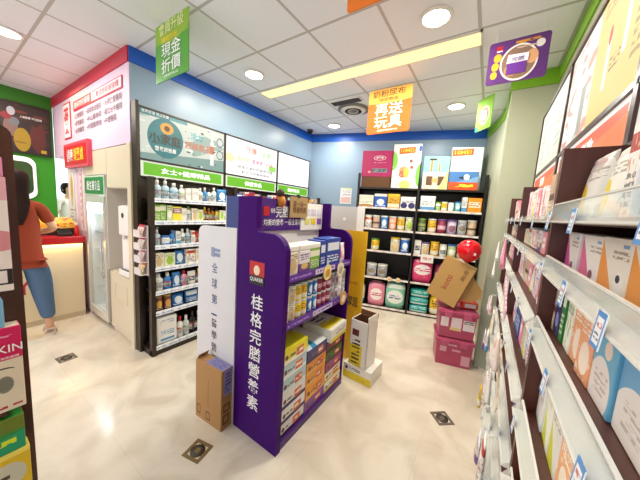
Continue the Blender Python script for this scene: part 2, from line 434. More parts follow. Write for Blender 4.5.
t = thing('notice_sign', 'small red sign board with white and yellow characters below the pharmacy lettering', 'sign', (-4.25, 1.0185, 1.83))
box('board', -.45, .45, -.02, .0225, 0, .29, mat('sign_pinkred', '#cf4a5c', .45), t); box('face', -.41, .41, -.024, -.018, .035, .255, mat('sign_red', '#c41a22', .45), t)
text('健康', t, (-.17, -.027, .145), .24, .15, white_ink, bold=.03); text('領藥處', t, (.15, -.027, .145), .36, .15, yellow_ink, bold=.03)

t = thing('menu_poster', 'dark lit picture poster high on the green wall behind the counter', 'poster', (-5.34, .3, 2.0), PI / 2)
art = printed('dark_menu_art', '#2b1418', [('blot', 6, .57, '#4a2218'), ('blot', 9, .64, '#8a2c1c'), ('disc', .95, .36, .035, .34, '#6e1f18'), ('disc', .94, .68, .02, .1, '#3a1210'), ('disc', .835, .5, .03, .2, '#a77a70'), ('disc', .85, .62, .022, .09, '#8f8f94'), ('disc', .88, .26, .036, .25, '#d0a21c'), ('disc', .87, .2, .03, .02, '#a8801a'), ('disc', .82, .72, .022, .08, '#b81c34'), ('disc', .84, .83, .017, .09, '#e6dce0'), ('rect', .96, .985, .02, .09, '#e8b91f')], emit=.35, vary=0)
box('panel', -1.4, .68, -.05, 0, .02, .62, art, t); bm = bmesh.new()
for a in ((-1.42, .7, 0, .02), (-1.42, .7, .62, .64), (.68, .7, .02, .62), (-1.42, -1.4, .02, .62)): bx(bm, a[0], a[1], -.06, 0, a[2], a[3])
obj('frame', bm, mat('dark_frame', '#2a1c18', .4), t); text('人氣推薦 每日新鮮', t, (.52, -.052, .47), .2, .03, white_ink)
t = thing('oval_mirror', 'white framed upright mirror on the green wall beside the counter', 'mirror', (-5.34, .69, 1.4), PI / 2)
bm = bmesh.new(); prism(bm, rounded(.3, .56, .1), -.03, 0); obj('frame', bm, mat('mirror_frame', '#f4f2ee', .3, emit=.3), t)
bm = bmesh.new(); prism(bm, [(a * .78, .06 + b * .78) for a, b in rounded(.3, .56, .1)], -.034, -.028); obj('glass', bm, mat('mirror_glass', '#33502c', .1), t)

# ------------------------------------------------------------------ counter
t = thing('service_counter', 'cream service counter with a red top beside the fridge', 'counter', (-4.36, 0, 0))
box('front_panel', -.24, .24, -1.6, 1.0, 0, .92, mat('counter_cream', '#ecd9b4', .35), t)
box('top', -.3, .28, -1.62, 1.02, .92, 1.0, mat('counter_red', '#b3141c', .3), t, .006)
box('plinth', -.22, .246, -1.6, 1.0, 0, .06, mat('counter_plinth', '#cbb795', .4), t)
text('Y', t, (.2415, .50, .46), .14, .17, red_ink, right=(0, 1, 0), bold=.03)
text('6', t, (.2415, .47, .6), .07, .1, mat('counter_grey_ink', '#b9a890', .5), right=(0, 1, 0))
t = thing('snack_tray', 'yellow snack tray with red prints on the counter', 'tray', (-4.42, .83, 1.0))
bm = bmesh.new(); prism(bm, [(-.1, 0), (.1, 0), (.1, .14), (-.1, .2)], -.2, .16); obj('box', bm, printed('yellow_tray_art', '#f0b429', [('blot', 9, .6, '#c42a1e'), ('blot', 7, .66, '#f6e4c0')], axes='yz', vary=0), t)
box('front_lip', .1, .112, -.2, .16, 0, .08, mat('tray_dark', '#2a1712', .5), t)
t = thing('card_reader', 'black card reader on the counter beside the yellow tray', 'card reader', (-4.2, .86, 1.0))
bm = bmesh.new(); prism(bm, [(-.05, 0), (.06, 0), (.06, .03), (-.05, .06)], -.06, .06); obj('body', bm, mat('black_plastic', '#17120f', .4), t); box('screen', -.035, .0, -.045, .045, .05, .058, mat('reader_screen', '#33413c', .2), t)
t = thing('sauce_bottle', 'small red bottle standing at the fridge end of the counter', 'bottle', (-4.2, .97, 1.0))
bm = bmesh.new(); lathe(bm, [(.02, 0), (.023, .01), (.023, .09), (.012, .12), (.01, .13)], 12); obj('body', bm, mat('red_bottle', '#c8231c', .25), t)
bm = bmesh.new(); lathe(bm, [(.012, .128), (.012, .15)], 10); obj('cap', bm, mat('white_cap', '#eeeae4', .4), t)

# posters on the pink wall, green fridge sign
t = thing('wall_poster', 'white wall poster with a gold bottle beside the fridge', 'poster', (-4.6, 1.05, 1.1))
box('sheet', -.16, .14, -.008, 0, 0, .72, printed('gold_poster', '#efe2e2', [('disc', .42, .62, .2, .3, '#d8bb7a'), ('disc', .45, .66, .1, .2, '#c79a3a'), ('text', .1, .9, .05, .3, 4, 6, '#b98'), ('rect', .78, .86, .05, .95, '#a8a0a8')], vary=0), t)
t = thing('wall_poster', 'narrow white and red strip poster right next to the fridge frame', 'poster', (-4.22, 1.05, 1.05))
box('sheet', -.1, .08, -.008, 0, 0, .82, printed('strip_poster', '#ead9dd', [('rect', .5, .62, .05, .92, '#c23a44'), ('text', .1, .45, .1, .9, 8, 3, '#c9a1a8')], vary=0), t)

# fridge
fr_white = mat('fridge_white', '#ece8e2', .3)
t = thing('drinks_fridge', 'upright white glass-door fridge under a green sign', 'fridge', (-3.75, 1.34, 0))
bm = bmesh.new()
bx(bm, -.3, -.265, -.28, .28, .06, 1.5); bx(bm, .265, .3, -.28, .28, .06, 1.5); bx(bm, -.3, .3, .25, .28, .06, 1.5); bx(bm, -.3, .3, -.28, .28, 1.46, 1.5); bx(bm, -.3, .3, -.28, .28, .06, .14)
obj('body', bm, mat('fridge_inner', '#e9eef0', .4), t)
box('plinth', -.29, .29, -.26, .26, 0, .06, mat('fridge_plinth', '#8a857d', .5), t)
bm = bmesh.new()
for a in ((-.3, .3, 1.42, 1.5), (-.3, .3, .08, .16), (-.3, -.25, .16, 1.42), (.25, .3, .16, 1.42)): bx(bm, a[0], a[1], -.315, -.282, a[2], a[3])
dr = obj('door', bm, mat('fridge_door_frame', '#d9d6d0', .25, .4), t)
gl = mat('clear_glass', '#e8f4f2', .03, alpha=.16)
box('glass', -.25, .25, -.302, -.298, .16, 1.42, gl, dr); bm = bmesh.new(); tube(bm, [(.272, -.33, .6), (.272, -.345, .64), (.272, -.345, 1.0), (.272, -.33, 1.04)], .008); obj('handle', bm, mat('chrome', '#c8c8c8', .15, .9), dr)
for k, z in enumerate((.36, .6, .84, 1.08, 1.29)): box('wire_shelf', -.262, .262, -.25, .24, z, z + .012, mat('shelf_wire', '#c9cdcc', .3, .5), t)
for k, z in enumerate((.372, .612, .852, 1.092, .142)):
    for j in range(4):
        x = -3.75 - .18 + j * .12
        bm = bmesh.new(); lathe(bm, [(.036, 0), (.038, .01), (.038, .12), (.016, .16), (.016, .175)], 12)
        b = obj('drink_bottle', bm, mat(('milk_white', 'pale_green_drink')[k % 2], ('#eef0ea', '#cfe0c6')[k % 2], .3), None, (x, 1.2, z + .0015))
        tag(b, f"pale drink bottle, {ORD[j]} from the pink wall side on the {('second lowest','middle','second highest','highest','lowest')[k]} stocked fridge shelf", 'bottle', 'drinks in the fridge')
        bm = bmesh.new(); lathe(bm, [(.018, .172), (.018, .19)], 10); obj('cap', bm, mat('white_cap', '#eeeae4', .4), b)
t = thing('fridge_sign', 'green sign board with white characters above the fridge', 'sign', (-3.75, 1.06, 1.502))
box('board', -.32, .3, -.03, .03, 0, .22, mat('sign_green_frame', '#c9d6c2', .4), t); box('face', -.3, .28, -.034, -.028, .018, .202, mat('sign_green', '#2f8347', .45), t)
text('衛生署食品', t, (-.01, -.037, .11), .42, .11, white_ink, bold=.025)

# built-in cabinets
t = thing('wall_cabinet', 'cream upper cabinet with two doors under the pink wall', 'cabinet', (-3.44, 1.04, 1.59))
bm = bmesh.new(); bx(bm, -.62, .02, .03, .56, .15, .405); bx(bm, .04, .57, .03, .56, .0, .405); obj('body', bm, cream_cab, t)
box('door', .043, .575, .0, .026, .003, .402, mat('cream_laminate', '#d9cab0', .35), t); box('door', -.617, .035, .0, .026, .143, .402, cream_cab, t)
t = thing('base_cabinet', 'cream base cabinet carrying the white water dispenser', 'cabinet', (-3.15, 1.04, 0))
box('body', -.27, .28, .03, .56, .0, .70, cream_cab, t)
box('door', -.265, .278, .008, .03, .06, .69, mat('cream_laminate', '#d9cab0', .35), t); bm = bmesh.new()
for a in ((-.15, .17, .58, .6), (-.15, .17, .4, .42), (-.15, -.13, .42, .58), (.15, .17, .42, .58)): bx(bm, a[0], a[1], .004, .008, a[2], a[3])
obj('panel_moulding', bm, cream_cab, t)
struct(box('wall_niche', -3.43, -2.87, 1.36, 1.4, .7, 1.59, mat('niche_grey', '#cfc6bb', .5)))
struct(box('wall_niche_side', -2.868, -2.79, 1.03, 1.0445, 0, 2.0, cream_cab))
struct(box('wall_niche_inner', -3.448, -3.43, 1.045, 1.36, .7, 1.59, mat('niche_grey', '#cfc6bb', .5)))
t = thing('water_dispenser', 'white countertop water dispenser in the cream niche', 'water dispenser', (-3.02, 1.1, .70))
disp_w = mat('dispenser_white', '#efe7e4', .3)
bm = bmesh.new(); prism(bm, [(-.14, 0), (.1, 0), (.1, .72), (-.14, .72)], -.02, .14); obj('body', bm, disp_w, t)
box('tray', -.14, .1, -.058, -.0205, 0, .06, disp_w, t, .006); box('drip_grid', -.11, .07, -.052, -.028, .06, .064, mat('grid_dark', '#4a4446', .5), t)
box('head', -.139, .099, -.05, -.0205, .42, .712, disp_w, t, .008)
bm = bmesh.new(); lathe(bm, [(.026, -.054), (.026, -.05)], 18, (-.03, 0, .62), 0, 'y'); obj('gauge', bm, mat('gauge_dark', '#3a2f33', .3), t)
bm = bmesh.new(); lathe(bm, [(.01, .385), (.012, .42)], 10, (-.02, -.035, 0)); obj('tap', bm, mat('chrome', '#c8c8c8', .15, .9), t)

# brochure holder on the rack side
t = thing('brochure_holder', 'pink wall-hung brochure holder on the pillar beside the rack', 'brochure holder', (-2.605, 1.045, .80))
box('back_plate', -.065, .065, .012, .022, 0, .46, mat('clear_plastic_solid', '#e3d7d6', .2), t)
for k in range(4):
    z = .01 + k * .115
    bm = bmesh.new(); prism(bm, [(-.05, z), (.012, z), (.012, z + .006), (-.044, z + .006), (-.044, z + .065), (-.05, z + .065)], -.063, .063, 0, 'yz'); obj('pocket', bm, mat('clear_plastic_solid', '#e3d7d6', .2), t)
    bm = bmesh.new(); prism(bm, [(-.036, z + .0075), (-.031, z + .0075), (.009, z + .11), (.004, z + .112)], -.055, .055, 0, 'yz')
    f = obj('leaflet', bm, printed('leaflet_art_%d' % k, ('#e8b94a', '#e6c3c8', '#e9d6d2', '#e0b3a8')[k], [('blot', 6, .56, '#f6efe6'), ('rect', 0, 1, .82, 1, '#c23258')], vary=0), None, (-2.605, 1.04, .80))
    tag(f, ('yellow', 'pink', 'pale', 'red-headed')[k] + f' leaflet in the {("lowest","second lowest","second highest","top")[k]} pocket of the brochure holder', 'leaflet', 'leaflets in the brochure holder')
# ------------------------------------------------------------------ racks and products
def frame_point(loc, rz, lx, ly, lz):
    c, s = math.cos(rz), math.sin(rz)
    return (loc[0] + lx * c - ly * s, loc[1] + lx * s + ly * c, loc[2] + lz)

CACHE = {}
def cached(key, fn):
    if key not in CACHE: CACHE[key] = fn()
    return CACHE[key]
def box_mesh(w, d, h, m, bev=.0015):
    def f():
        bm = bmesh.new(); bx(bm, -w / 2, w / 2, 0, d, 0, h, 0, bev); return finish('carton', bm, m)
    return cached(('box', w, d, h, m.name), f)
def lathe_mesh(prof, m, n=12, sy=1.0):
    def f():
        bm = bmesh.new(); lathe(bm, prof, n, (0, max(p[0] for p in prof) * sy, 0), 0, 'z', 1.0, sy); return finish('turned', bm, m)
    return cached(('lathe', tuple(prof), m.name, n, sy), f)
def pouch_mesh(w, d, h, m):
    def f():
        bm = bmesh.new(); nx, nz = 6, 8; G = []
        for s in (0, 1):
            g = []
            for k in range(nz + 1):
                v = k / nz; th = d / 2 * (1 - .8 * v ** 2.2) if v < .88 else d * .06
                row = []
                for i in range(nx + 1):
                    u = i / nx * 2 - 1; bulge = math.sqrt(max(0, 1 - abs(u) ** 3)); hw = w / 2 * (1 - .05 * math.sin(PI * v))
                    row.append(bm.verts.new((u * hw, d / 2 + (1 if s else -1) * th * max(bulge, .08), v * h)))
                g.append(row)
            G.append(g)
        for g in G:
            for k in range(nz):
                for i in range(nx):
                    fc = bm.faces.new((g[k][i], g[k][i + 1], g[k + 1][i + 1], g[k + 1][i])); fc.smooth = True
        a, b = G
        for k in range(nz):
            for i in (0, nx): bm.faces.new((a[k][i], a[k + 1][i], b[k + 1][i], b[k][i]))
        for i in range(nx):
            bm.faces.new((a[0][i], a[0][i + 1], b[0][i + 1], b[0][i])); bm.faces.new((a[nz][i], a[nz][i + 1], b[nz][i + 1], b[nz][i]))
        return finish('pouch', bm, m)
    return cached(('pouch', w, d, h, m.name), f)

def product(kind, w, h, d, m, m2, loc, rz, label, cat, group, lean=0.0):
    """kind: box, bottle, can, tub, pouch, pack, pump; the front looks along local -Y, the origin is at the middle of the front edge of the base"""
    rot = (lean, 0, rz)
    if kind == 'box':
        o = link('carton', box_mesh(w, d, h, m), None, loc, rot)
    elif kind == 'pack':
        o = link('soft_pack', cached(('pack', w, d, h, m.name), lambda: soft_pack(w, d, h, m)), None, loc, rot)
        if h > .15: bm = bmesh.new(); bx(bm, -w * .22, w * .22, d / 2 - .01, d / 2 + .01, h - .012, h + .012, 0, .004); obj('carry_strip', bm, m, o)
    elif kind == 'pouch':
        o = link('pouch', pouch_mesh(w, d, h, m), None, loc, rot)
    elif kind in ('bottle', 'pump', 'spray'):
        r = w / 2; sy = min(1, d / w); hb = h * .8
        o = link('bottle', lathe_mesh(((r * .9, 0), (r, h * .03), (r, hb * .78), (r * .85, hb * .87), (r * .38, hb * .96), (r * .36, hb)), m, 12, sy), None, loc, rot)
        link('cap', lathe_mesh(((r * .42, hb * .98), (r * .42, h), (r * .3, h * 1.005)), m2, 10), o, (0, r * sy - r * .42, 0))
        lb = MATS.get('label_' + m2.name)
        link('paper_label', lathe_mesh(((r * 1.015, hb * .22), (r * 1.015, hb * .62)), label_mats[hash_pick(label)], 12, sy), o)
        if kind == 'pump':
            bm = bmesh.new(); tube(bm, [(0, r * sy, h), (0, r * sy, h * 1.12), (0, r * sy - r * .9, h * 1.13)], r * .14, 6); obj('pump', bm, m2, o)
    elif kind == 'can':
        r = w / 2
        o = link('can', lathe_mesh(((r * .97, 0), (r, .004), (r, h * .9), (r * .97, h * .905)), m, 16), None, loc, rot)
        link('lid', lathe_mesh(((r * 1.03, h * .885), (r * 1.03, h), (r * .95, h * 1.0)), m2, 16), o, (0, -r * .03, 0))
    elif kind == 'tub':
        o = link('tub', box_mesh(w, d, h * .82, m, .008), None, loc, rot)
        link('lid', box_mesh(w * 1.014, d * 1.014, h * .2, m2, .006), o, (0, -d * .007, h * .815))
    return tag(o, label, cat, group)

def soft_pack(w, d, h, m):
    bm = bmesh.new(); bx(bm, -w / 2, w / 2, 0, d, 0, h, 0)
    bmesh.ops.subdivide_edges(bm, edges=bm.edges[:], cuts=3, use_grid_fill=True)
    for v in bm.verts:
        x, y, z = v.co.x / (w / 2), (v.co.y - d / 2) / (d / 2), v.co.z / (h / 2) - 1
        k = 1 - .07 * (abs(x) ** 4 * abs(z) ** 4 + abs(x) ** 4 * abs(y) ** 4 + abs(y) ** 4 * abs(z) ** 4)
        v.co.x *= k; v.co.y = d / 2 + (v.co.y - d / 2) * k
        if v.co.z > .001: v.co.z *= k
    for f in bm.faces: f.smooth = True
    return finish('soft_pack', bm, m)

def hash_pick(s): return sum(ord(c) * (i + 3) for i, c in enumerate(s)) % len(label_mats)
label_mats = [printed('paper_label_%d' % i, b, [('rect', 0, 1, .72, 1, c), ('text', .1, .9, .1, .65, 4, 8, '#6b6b78')]) for i, (b, c) in enumerate(
    [('#f1efe8', '#4a8ac0'), ('#f3efe2', '#79ac4a'), ('#efe6e2', '#b8474a'), ('#f2eee6', '#d8b03c'), ('#e6eef2', '#3f9aa6')])]

P = {}
def pm(key, base, *marks): P[key] = printed('print_' + key, base, marks); return P[key]
TX = lambda c, z0=.3, z1=.7, r=4: ('text', .1, .9, z0, z1, r, 9, c)
pm('white_blue', '#eeeeea', ('rect', 0, 1, 0, .3, '#5b9fcf'), TX('#6d7f9c', .4, .8))
pm('white_navy', '#f0eeea', ('disc', .25, .35, .22, .3, '#2b2c66'), ('disc', .75, .35, .22, .3, '#2b2c66'), TX('#33356e', .62, .85, 2))
pm('blue', '#2c74c4', ('disc', .5, .5, .3, .28, '#e6eef4'), TX('#e8eef6', .1, .25, 1))
pm('deep_blue', '#1f4f9e', ('rect', .1, .9, .55, .85, '#dfe8f2'), TX('#dfe8f2', .1, .4, 3))
pm('green', '#7cae3e', ('rect', 0, 1, .62, .9, '#eef0d8'), TX('#e8f0c8', .1, .5))
pm('pale_green', '#c8d9a8', ('disc', .5, .45, .35, .25, '#f1f2e4'), TX('#5f8a3c', .7, .92, 2))
pm('yellow', '#ecc52c', ('rect', 0, 1, .1, .38, '#f4eed8'), TX('#7a5a1a', .45, .85, 3))
pm('yellow_violet', '#e9cf3e', ('rect', 0, 1, .55, .9, '#8c3a86'), TX('#f6efd0', .6, .85, 2))
pm('amber', '#b06d16', ('rect', .05, .95, .25, .65, '#e9c45a'), TX('#6a3d10', .3, .6, 3))
pm('cream', '#efe6d2', ('disc', .5, .4, .36, .3, '#d9b98c'), TX('#8a6a48', .66, .9, 3))
pm('cream_oval', '#ece2cd', ('disc', .5, .45, .42, .33, '#f4efe2'), ('disc', .5, .1, .6, .2, '#b27845'), TX('#8a6a48', .4, .6, 2))
pm('orange', '#f0941f', ('rect', .08, .92, .35, .72, '#f8ead0'), TX('#b85412', .4, .68, 2))
pm('peach', '#eda274', ('disc', .55, .3, .33, .22, '#f6e3d2'), TX('#f8eee2', .6, .9, 5), ('blot', 6, .66, '#f6e6da'))
pm('pink', '#e88fae', ('disc', .5, .5, .36, .26, '#f8ecef'), TX('#c23a6c', .42, .58, 2))
pm('hot_pink', '#dd3f86', ('disc', .5, .55, .42, .22, '#f8eef2'), TX('#d0357c', .47, .63, 2), ('blot', 5, .66, '#f0a3c4'))
pm('mint', '#8fd6c2', ('disc', .5, .45, .42, .26, '#f4f8f2'), ('text', .2, .8, .36, .54, 2, 6, '#3c5aa6'), ('rect', 0, 1, .78, .92, '#e8f3ea'))
pm('teal', '#1fa3a0', ('rect', 0, 1, .1, .3, '#d8eeea'), TX('#c8ece6', .5, .85, 2))
pm('teal_soft', '#5fb0b8', ('disc', .5, .5, .34, .22, '#e6f2f0'), TX('#f0f6f4', .72, .92, 2))
pm('maroon', '#8c2f52', ('rect', 0, 1, .3, .62, '#c887a0'), TX('#f0d6de', .35, .6, 3))
pm('lavender', '#b7a6c6', ('disc', .5, .45, .34, .26, '#8d5a6e'), TX('#efe9f2', .65, .9, 3))
pm('grey', '#b9bac0', ('disc', .5, .5, .36, .2, '#8a7f6a'), TX('#5a5f6e', .66, .9, 3))
pm('tan', '#c7a98e', ('rect', 0, 1, .42, .56, '#5e4236'), TX('#f1e6d8', .1, .36, 3))
pm('dark_olive', '#4c5a2a', ('rect', 0, 1, .5, .7, '#98a35e'), TX('#d8dcb0', .1, .4, 3))
pm('lime_white', '#e6ecc8', ('disc', .5, .45, .34, .3, '#a6c84a'), TX('#6c8a2c', .7, .92, 2))
pm('white_red', '#f0ebe6', ('rect', 0, 1, .7, .9, '#b8222e'), ('blot', 6, .6, '#d9a08e'), TX('#777', .1, .5))
pm('white_pink', '#f3e9e9', ('blot', 4, .56, '#e7a7b8'), ('rect', 0, .22, .2, .9, '#cf4a72'), TX('#b58a96', .1, .4))
pm('white_plain', '#f1eee8', TX('#a9a6b0', .45, .75), ('rect', 0, 1, 0, .1, '#cfd6dc'))
pm('white_black', '#f0eeea', ('rect', .1, .9, .3, .62, '#2c2c34'), TX('#f0f0f0', .36, .58, 2))
pm('red', '#b8242c', ('rect', 0, 1, .2, .42, '#efd6a0'), TX('#f3e2c8', .52, .86, 3))
pm('brown', '#6a3423', ('disc', .5, .5, .34, .26, '#d8a14e'), TX('#f0dcb8', .1, .3, 2))
pm('violet', '#6b3a96', ('rect', 0, 1, .62, .88, '#eee8f2'), TX('#d9c8ea', .15, .55))
pm('violet_white', '#efeaf0', ('rect', 0, 1, 0, .42, '#7a4a9e'), ('disc', .5, .3, .3, .14, '#e9c86a'), TX('#5c3a86', .55, .85, 3))
pm('navy', '#27264f', TX('#d8dcf0', .55, .8, 2), ('disc', .5, .3, .25, .14, '#7d86c0'))
pm('dark_green', '#2a7a3c', ('rect', .1, .9, .6, .86, '#e9efd8'), TX('#cfe6c0', .12, .5))
M_ = lambda n, c, r=.35: mat(n, c, r)
cap_white = M_('cap_white', '#f0eee8'); cap_blue = M_('cap_blue', '#2f6fc0'); cap_red = M_('cap_red', '#c0282c'); cap_yellow = M_('cap_yellow', '#e8c433'); cap_dark = M_('cap_dark', '#2a2428'); cap_green = M_('cap_green', '#6fa63a')
cap_clear = M_('cap_clear', '#dfe3e2', .15); cap_gold = M_('cap_gold', '#b9924a'); cap_violet = M_('cap_violet', '#7a56a0'); cap_orange = M_('cap_orange', '#e68a2a')
body_white = M_('bottle_white', '#efede8', .3); body_blue = M_('bottle_blue', '#3c86cc', .25); body_amber = M_('bottle_amber', '#9a5a12', .2); body_pale = M_('bottle_pale_blue', '#bcd6e4', .25); body_green = M_('bottle_green', '#88b84e', .25)
body_pink = M_('bottle_pink', '#e59cae', .3); body_dark = M_('bottle_dark', '#2a1d20', .25); body_red = M_('bottle_red', '#b92a2a', .25); body_yellow = M_('bottle_yellow', '#e3c13a', .3); body_clear = M_('bottle_clear', '#d5e2e0', .1)
BODY = dict(white=body_white, blue=body_blue, amber=body_amber, pale=body_pale, green=body_green, pink=body_pink, dark=body_dark, red=body_red, yellow=body_yellow, clear=body_clear)
CAPS = dict(white=cap_white, blue=cap_blue, red=cap_red, yellow=cap_yellow, dark=cap_dark, green=cap_green, clear=cap_clear, gold=cap_gold, violet=cap_violet, orange=cap_orange)
WORDS = dict(white_blue='white and blue', white_navy='white and navy', deep_blue='deep blue', pale_green='pale green', yellow_violet='yellow and violet', cream_oval='cream and brown', hot_pink='hot pink', teal_soft='soft teal',
             dark_olive='dark olive', lime_white='white and lime', white_red='white and red', white_pink='white and pink', white_plain='plain white', white_black='white and black', violet_white='violet and white', pale='pale blue', dark_green='dark green', clear='clear')

def spec_label(kind, col):
    return {'box': 'carton', 'pack': 'soft pack', 'pouch': 'pouch', 'bottle': 'bottle', 'pump': 'pump bottle', 'spray': 'spray bottle', 'can': 'can', 'tub': 'tub'}[kind]

def row(loc, rz, x0, z, items, where, group, ly=.03, x1=None, jit=.012, gap=.004, start=0, fit=None):
    """items: (kind, width, height, depth, colour, cap) laid side by side from local x0; WHERE ends the label"""
    x = x0; i = start
    seq = list(items); k = 0
    if fit:
        tot = sum(q[1] for q in seq) + gap * (len(seq) - 1)
        if tot > fit:
            s = (fit - gap * (len(seq) - 1)) / sum(q[1] for q in seq); seq = [(q[0], round(q[1] * s, 4), *q[2:]) for q in seq]
    while True:
        if x1 is None:
            if k >= len(seq): break
        it = seq[k % len(seq)]; k += 1
        kind, w, h, d, col, cp = it[:6]
        if kind == 'gap':
            x += w
            if x1 is not None and x > x1: break
            continue
        if x1 is not None and x + w > x1: break
        m = BODY[col] if kind in ('bottle', 'pump', 'spray') else P[col]
        loc_ = frame_point(loc, rz, x + w / 2, ly + random.uniform(0, jit), z + .0008)
        cw = WORDS.get(col, col)
        extra = f", {cp} cap" if kind in ('bottle', 'pump', 'spray') and cp else ''
        label = f"{cw} {spec_label(kind, col)}{extra}, {ORD[i]} {where}"
        product(kind, w, h, d, m, CAPS[cp] if cp else None, loc_, rz + random.uniform(-.04, .04), label, spec_label(kind, col).split()[-1], group)
        x += w + gap; i += 1
    return i

tag_strip = printed('price_strip', '#dfe4ea', [('stripes', 11, .62, '#f4f6f8'), ('text', 0, 1, .25, .6, 1, 70, '#5f87c4')], vary=0)
tag_white = printed('price_strip_white', '#efe6e0', [('stripes', 6, .5, '#d9c7c0'), ('text', 0, 1, .3, .8, 1, 30, '#e9e9ee')], vary=0)

def rack(name, label, cat, loc, rz, width, depth, levels, height, m, posts=(), rail=tag_strip, rail_h=.04, board=.02, back=True, base_h=.08, open_posts=False, group=None, bare=()):
    """open-fronted shelving; local x along the front, y to the back; returns the Empty"""
    t = thing(name, label, cat, loc, rz, group)
    if back: box('back_panel', 0, width, depth - .015, depth, 0, height, m, t)
    for px in posts:
        if open_posts:
            for ya, yb in ((0, .05), (depth - .05, depth)): box('post', px - .02, px + .02, ya, yb, 0, height, m, t)
        else:
            box('divider_panel', px - .014, px + .014, 0, depth - .015, 0, height, m, t)
    box('plinth', 0, width, .01, depth - .015, 0, base_h - board, m, t)
    spans = list(zip(posts[:-1], posts[1:])) if len(posts) > 1 else [(0, width)]
    for z in levels:
        for a, b in spans:
            s = box('shelf_board', a + .015, b - .015, .012, depth - .016, z - board, z, m, t)
            if rail and z not in bare: box('price_rail', a + .016, b - .016, -.004, .011, z - rail_h * .75, z + rail_h * .25, rail, s)
    return t

# ---- left-hand rack under the lit signs
LR = (-2.52, 1.075, 0); LZ = PI / 2
LL = [.085, .43, .63, .86, 1.07, 1.3, 1.505]
rack('wall_rack', 'dark brown wall rack under the lit signs, beside the cream cabinets', 'shelving', LR, LZ, 2.72, .272, LL, 1.7, rack_dark, posts=(.02, .92, 1.83, 2.70), open_posts=True)
def lrow(level, items, x0=.045, x1=None, start=0, ly=.02):
    nm = {6: 'top', 5: 'second', 4: 'third', 3: 'fourth', 2: 'fifth', 1: 'sixth', 0: 'bottom'}[level]
    items = [(q[0], q[1], q[2], .1 if q[0] == 'box' else q[3], *q[4:]) for q in items]
    return row(LR, LZ, x0, LL[level], items, f'from the cabinet end, {nm} shelf under lit signs', f'products on the {nm} shelf of the lit-sign rack', ly=ly, x1=x1, start=start)
B = 'bottle'
n6 = lrow(6, [('pump', .07, .17, .05, 'pale', 'white'), ('pump', .07, .17, .05, 'pale', 'white'), (B, .075, .16, .05, 'pale', 'white'), (B, .06, .15, .05, 'white', 'white'), ('box', .06, .12, .05, 'white_plain', None), ('box', .07, .13, .05, 'white_plain', None),
         (B, .05, .14, .05, 'white', 'white'), (B, .05, .15, .05, 'blue', 'white'), (B, .05, .14, .05, 'white', 'dark'), (B, .055, .16, .05, 'white', 'clear'), ('pouch', .12, .15, .05, 'blue', None)])
n6 = lrow(6, [('pouch', .11, .13, .05, 'deep_blue', None), ('box', .07, .15, .05, 'white_red', None), ('box', .09, .16, .05, 'maroon', None), ('box', .08, .14, .05, 'tan', None), (B, .05, .15, .05, 'white', 'blue'), ('box', .08, .13, .05, 'brown', None)], x0=.95, x1=1.8, start=n6)
lrow(6, [('box', .07, .15, .05, 'teal_soft', None), ('box', .09, .16, .05, 'brown', None), ('box', .08, .14, .05, 'orange', None), (B, .05, .15, .05, 'blue', 'white'), ('box', .1, .17, .05, 'tan', None)], x0=1.86, x1=2.68, start=n6)
n5 = lrow(5, [('box', .05, .15, .06, 'green', None), ('box', .05, .16, .06, 'green', None), ('box', .05, .15, .06, 'pale_green', None), ('box', .085, .14, .06, 'yellow_violet', None), ('box', .05, .13, .06, 'white_plain', None), (B, .045, .15, .045, 'white', 'green'), ('box', .06, .13, .06, 'cream', None), ('box', .06, .12, .05, 'lime_white', None),
         (B, .045, .15, .045, 'amber', 'yellow'), (B, .045, .14, .045, 'amber', 'gold'), (B, .045, .15, .045, 'amber', 'dark'), (B, .045, .14, .045, 'yellow', 'dark'), ('box', .06, .12, .06, 'lime_white', None), (B, .05, .12, .05, 'white', 'white'), (B, .05, .12, .05, 'green', 'white')])
lrow(5, [('box', .07, .14, .06, 'orange', None), (B, .05, .14, .05, 'white', 'white'), ('box', .06, .13, .06, 'white_red', None)], x0=.95, x1=1.8, start=n5)
lrow(4, [('pump', .06, .15, .05, 'pale', 'white'), ('tub', .07, .09, .06, 'white_blue', 'blue'), (B, .05, .14, .05, 'blue', 'blue'), ('box', .045, .13, .05, 'white_blue', None), (B, .05, .15, .05, 'white', 'white'), (B, .05, .15, .05, 'pale', 'white'), ('box', .04, .13, .05, 'white_red', None),
         (B, .045, .13, .045, 'red', 'red'), (B, .045, .13, .045, 'amber', 'red'), ('box', .05, .13, .05, 'pale_green', None), (B, .05, .14, .05, 'white', 'green'), ('box', .06, .13, .05, 'white_red', None), (B, .05, .14, .05, 'yellow', 'white'), ('box', .08, .13, .05, 'white_plain', None)])
lrow(3, [('box', .08, .14, .06, 'cream', None), ('box', .1, .13, .06, 'lime_white', None), ('pouch', .1, .15, .05, 'blue', None), ('box', .1, .15, .06, 'white_red', None), ('box', .09, .15, .06, 'cream', None), ('pouch', .1, .16, .05, 'red', None), ('box', .1, .13, .06, 'white_plain', None), ('box', .1, .14, .06, 'tan', None)])
lrow(2, [(B, .08, .17, .06, 'white', 'white'), (B, .07, .17, .05, 'blue', 'pink' if 0 else 'white'), ('pouch', .085, .16, .05, 'blue', None), (B, .07, .16, .05, 'pink', 'red'), ('pouch', .09, .14, .05, 'white_black', None), (B, .06, .15, .05, 'amber', 'yellow'), (B, .06, .16, .05, 'green', 'green'), (B, .06, .16, .05, 'white', 'white'), ('can', .07, .11, .07, 'lime_white', 'white'), (B, .06, .14, .05, 'clear', 'white'), ('pouch', .1, .14, .05, 'white_plain', None)])
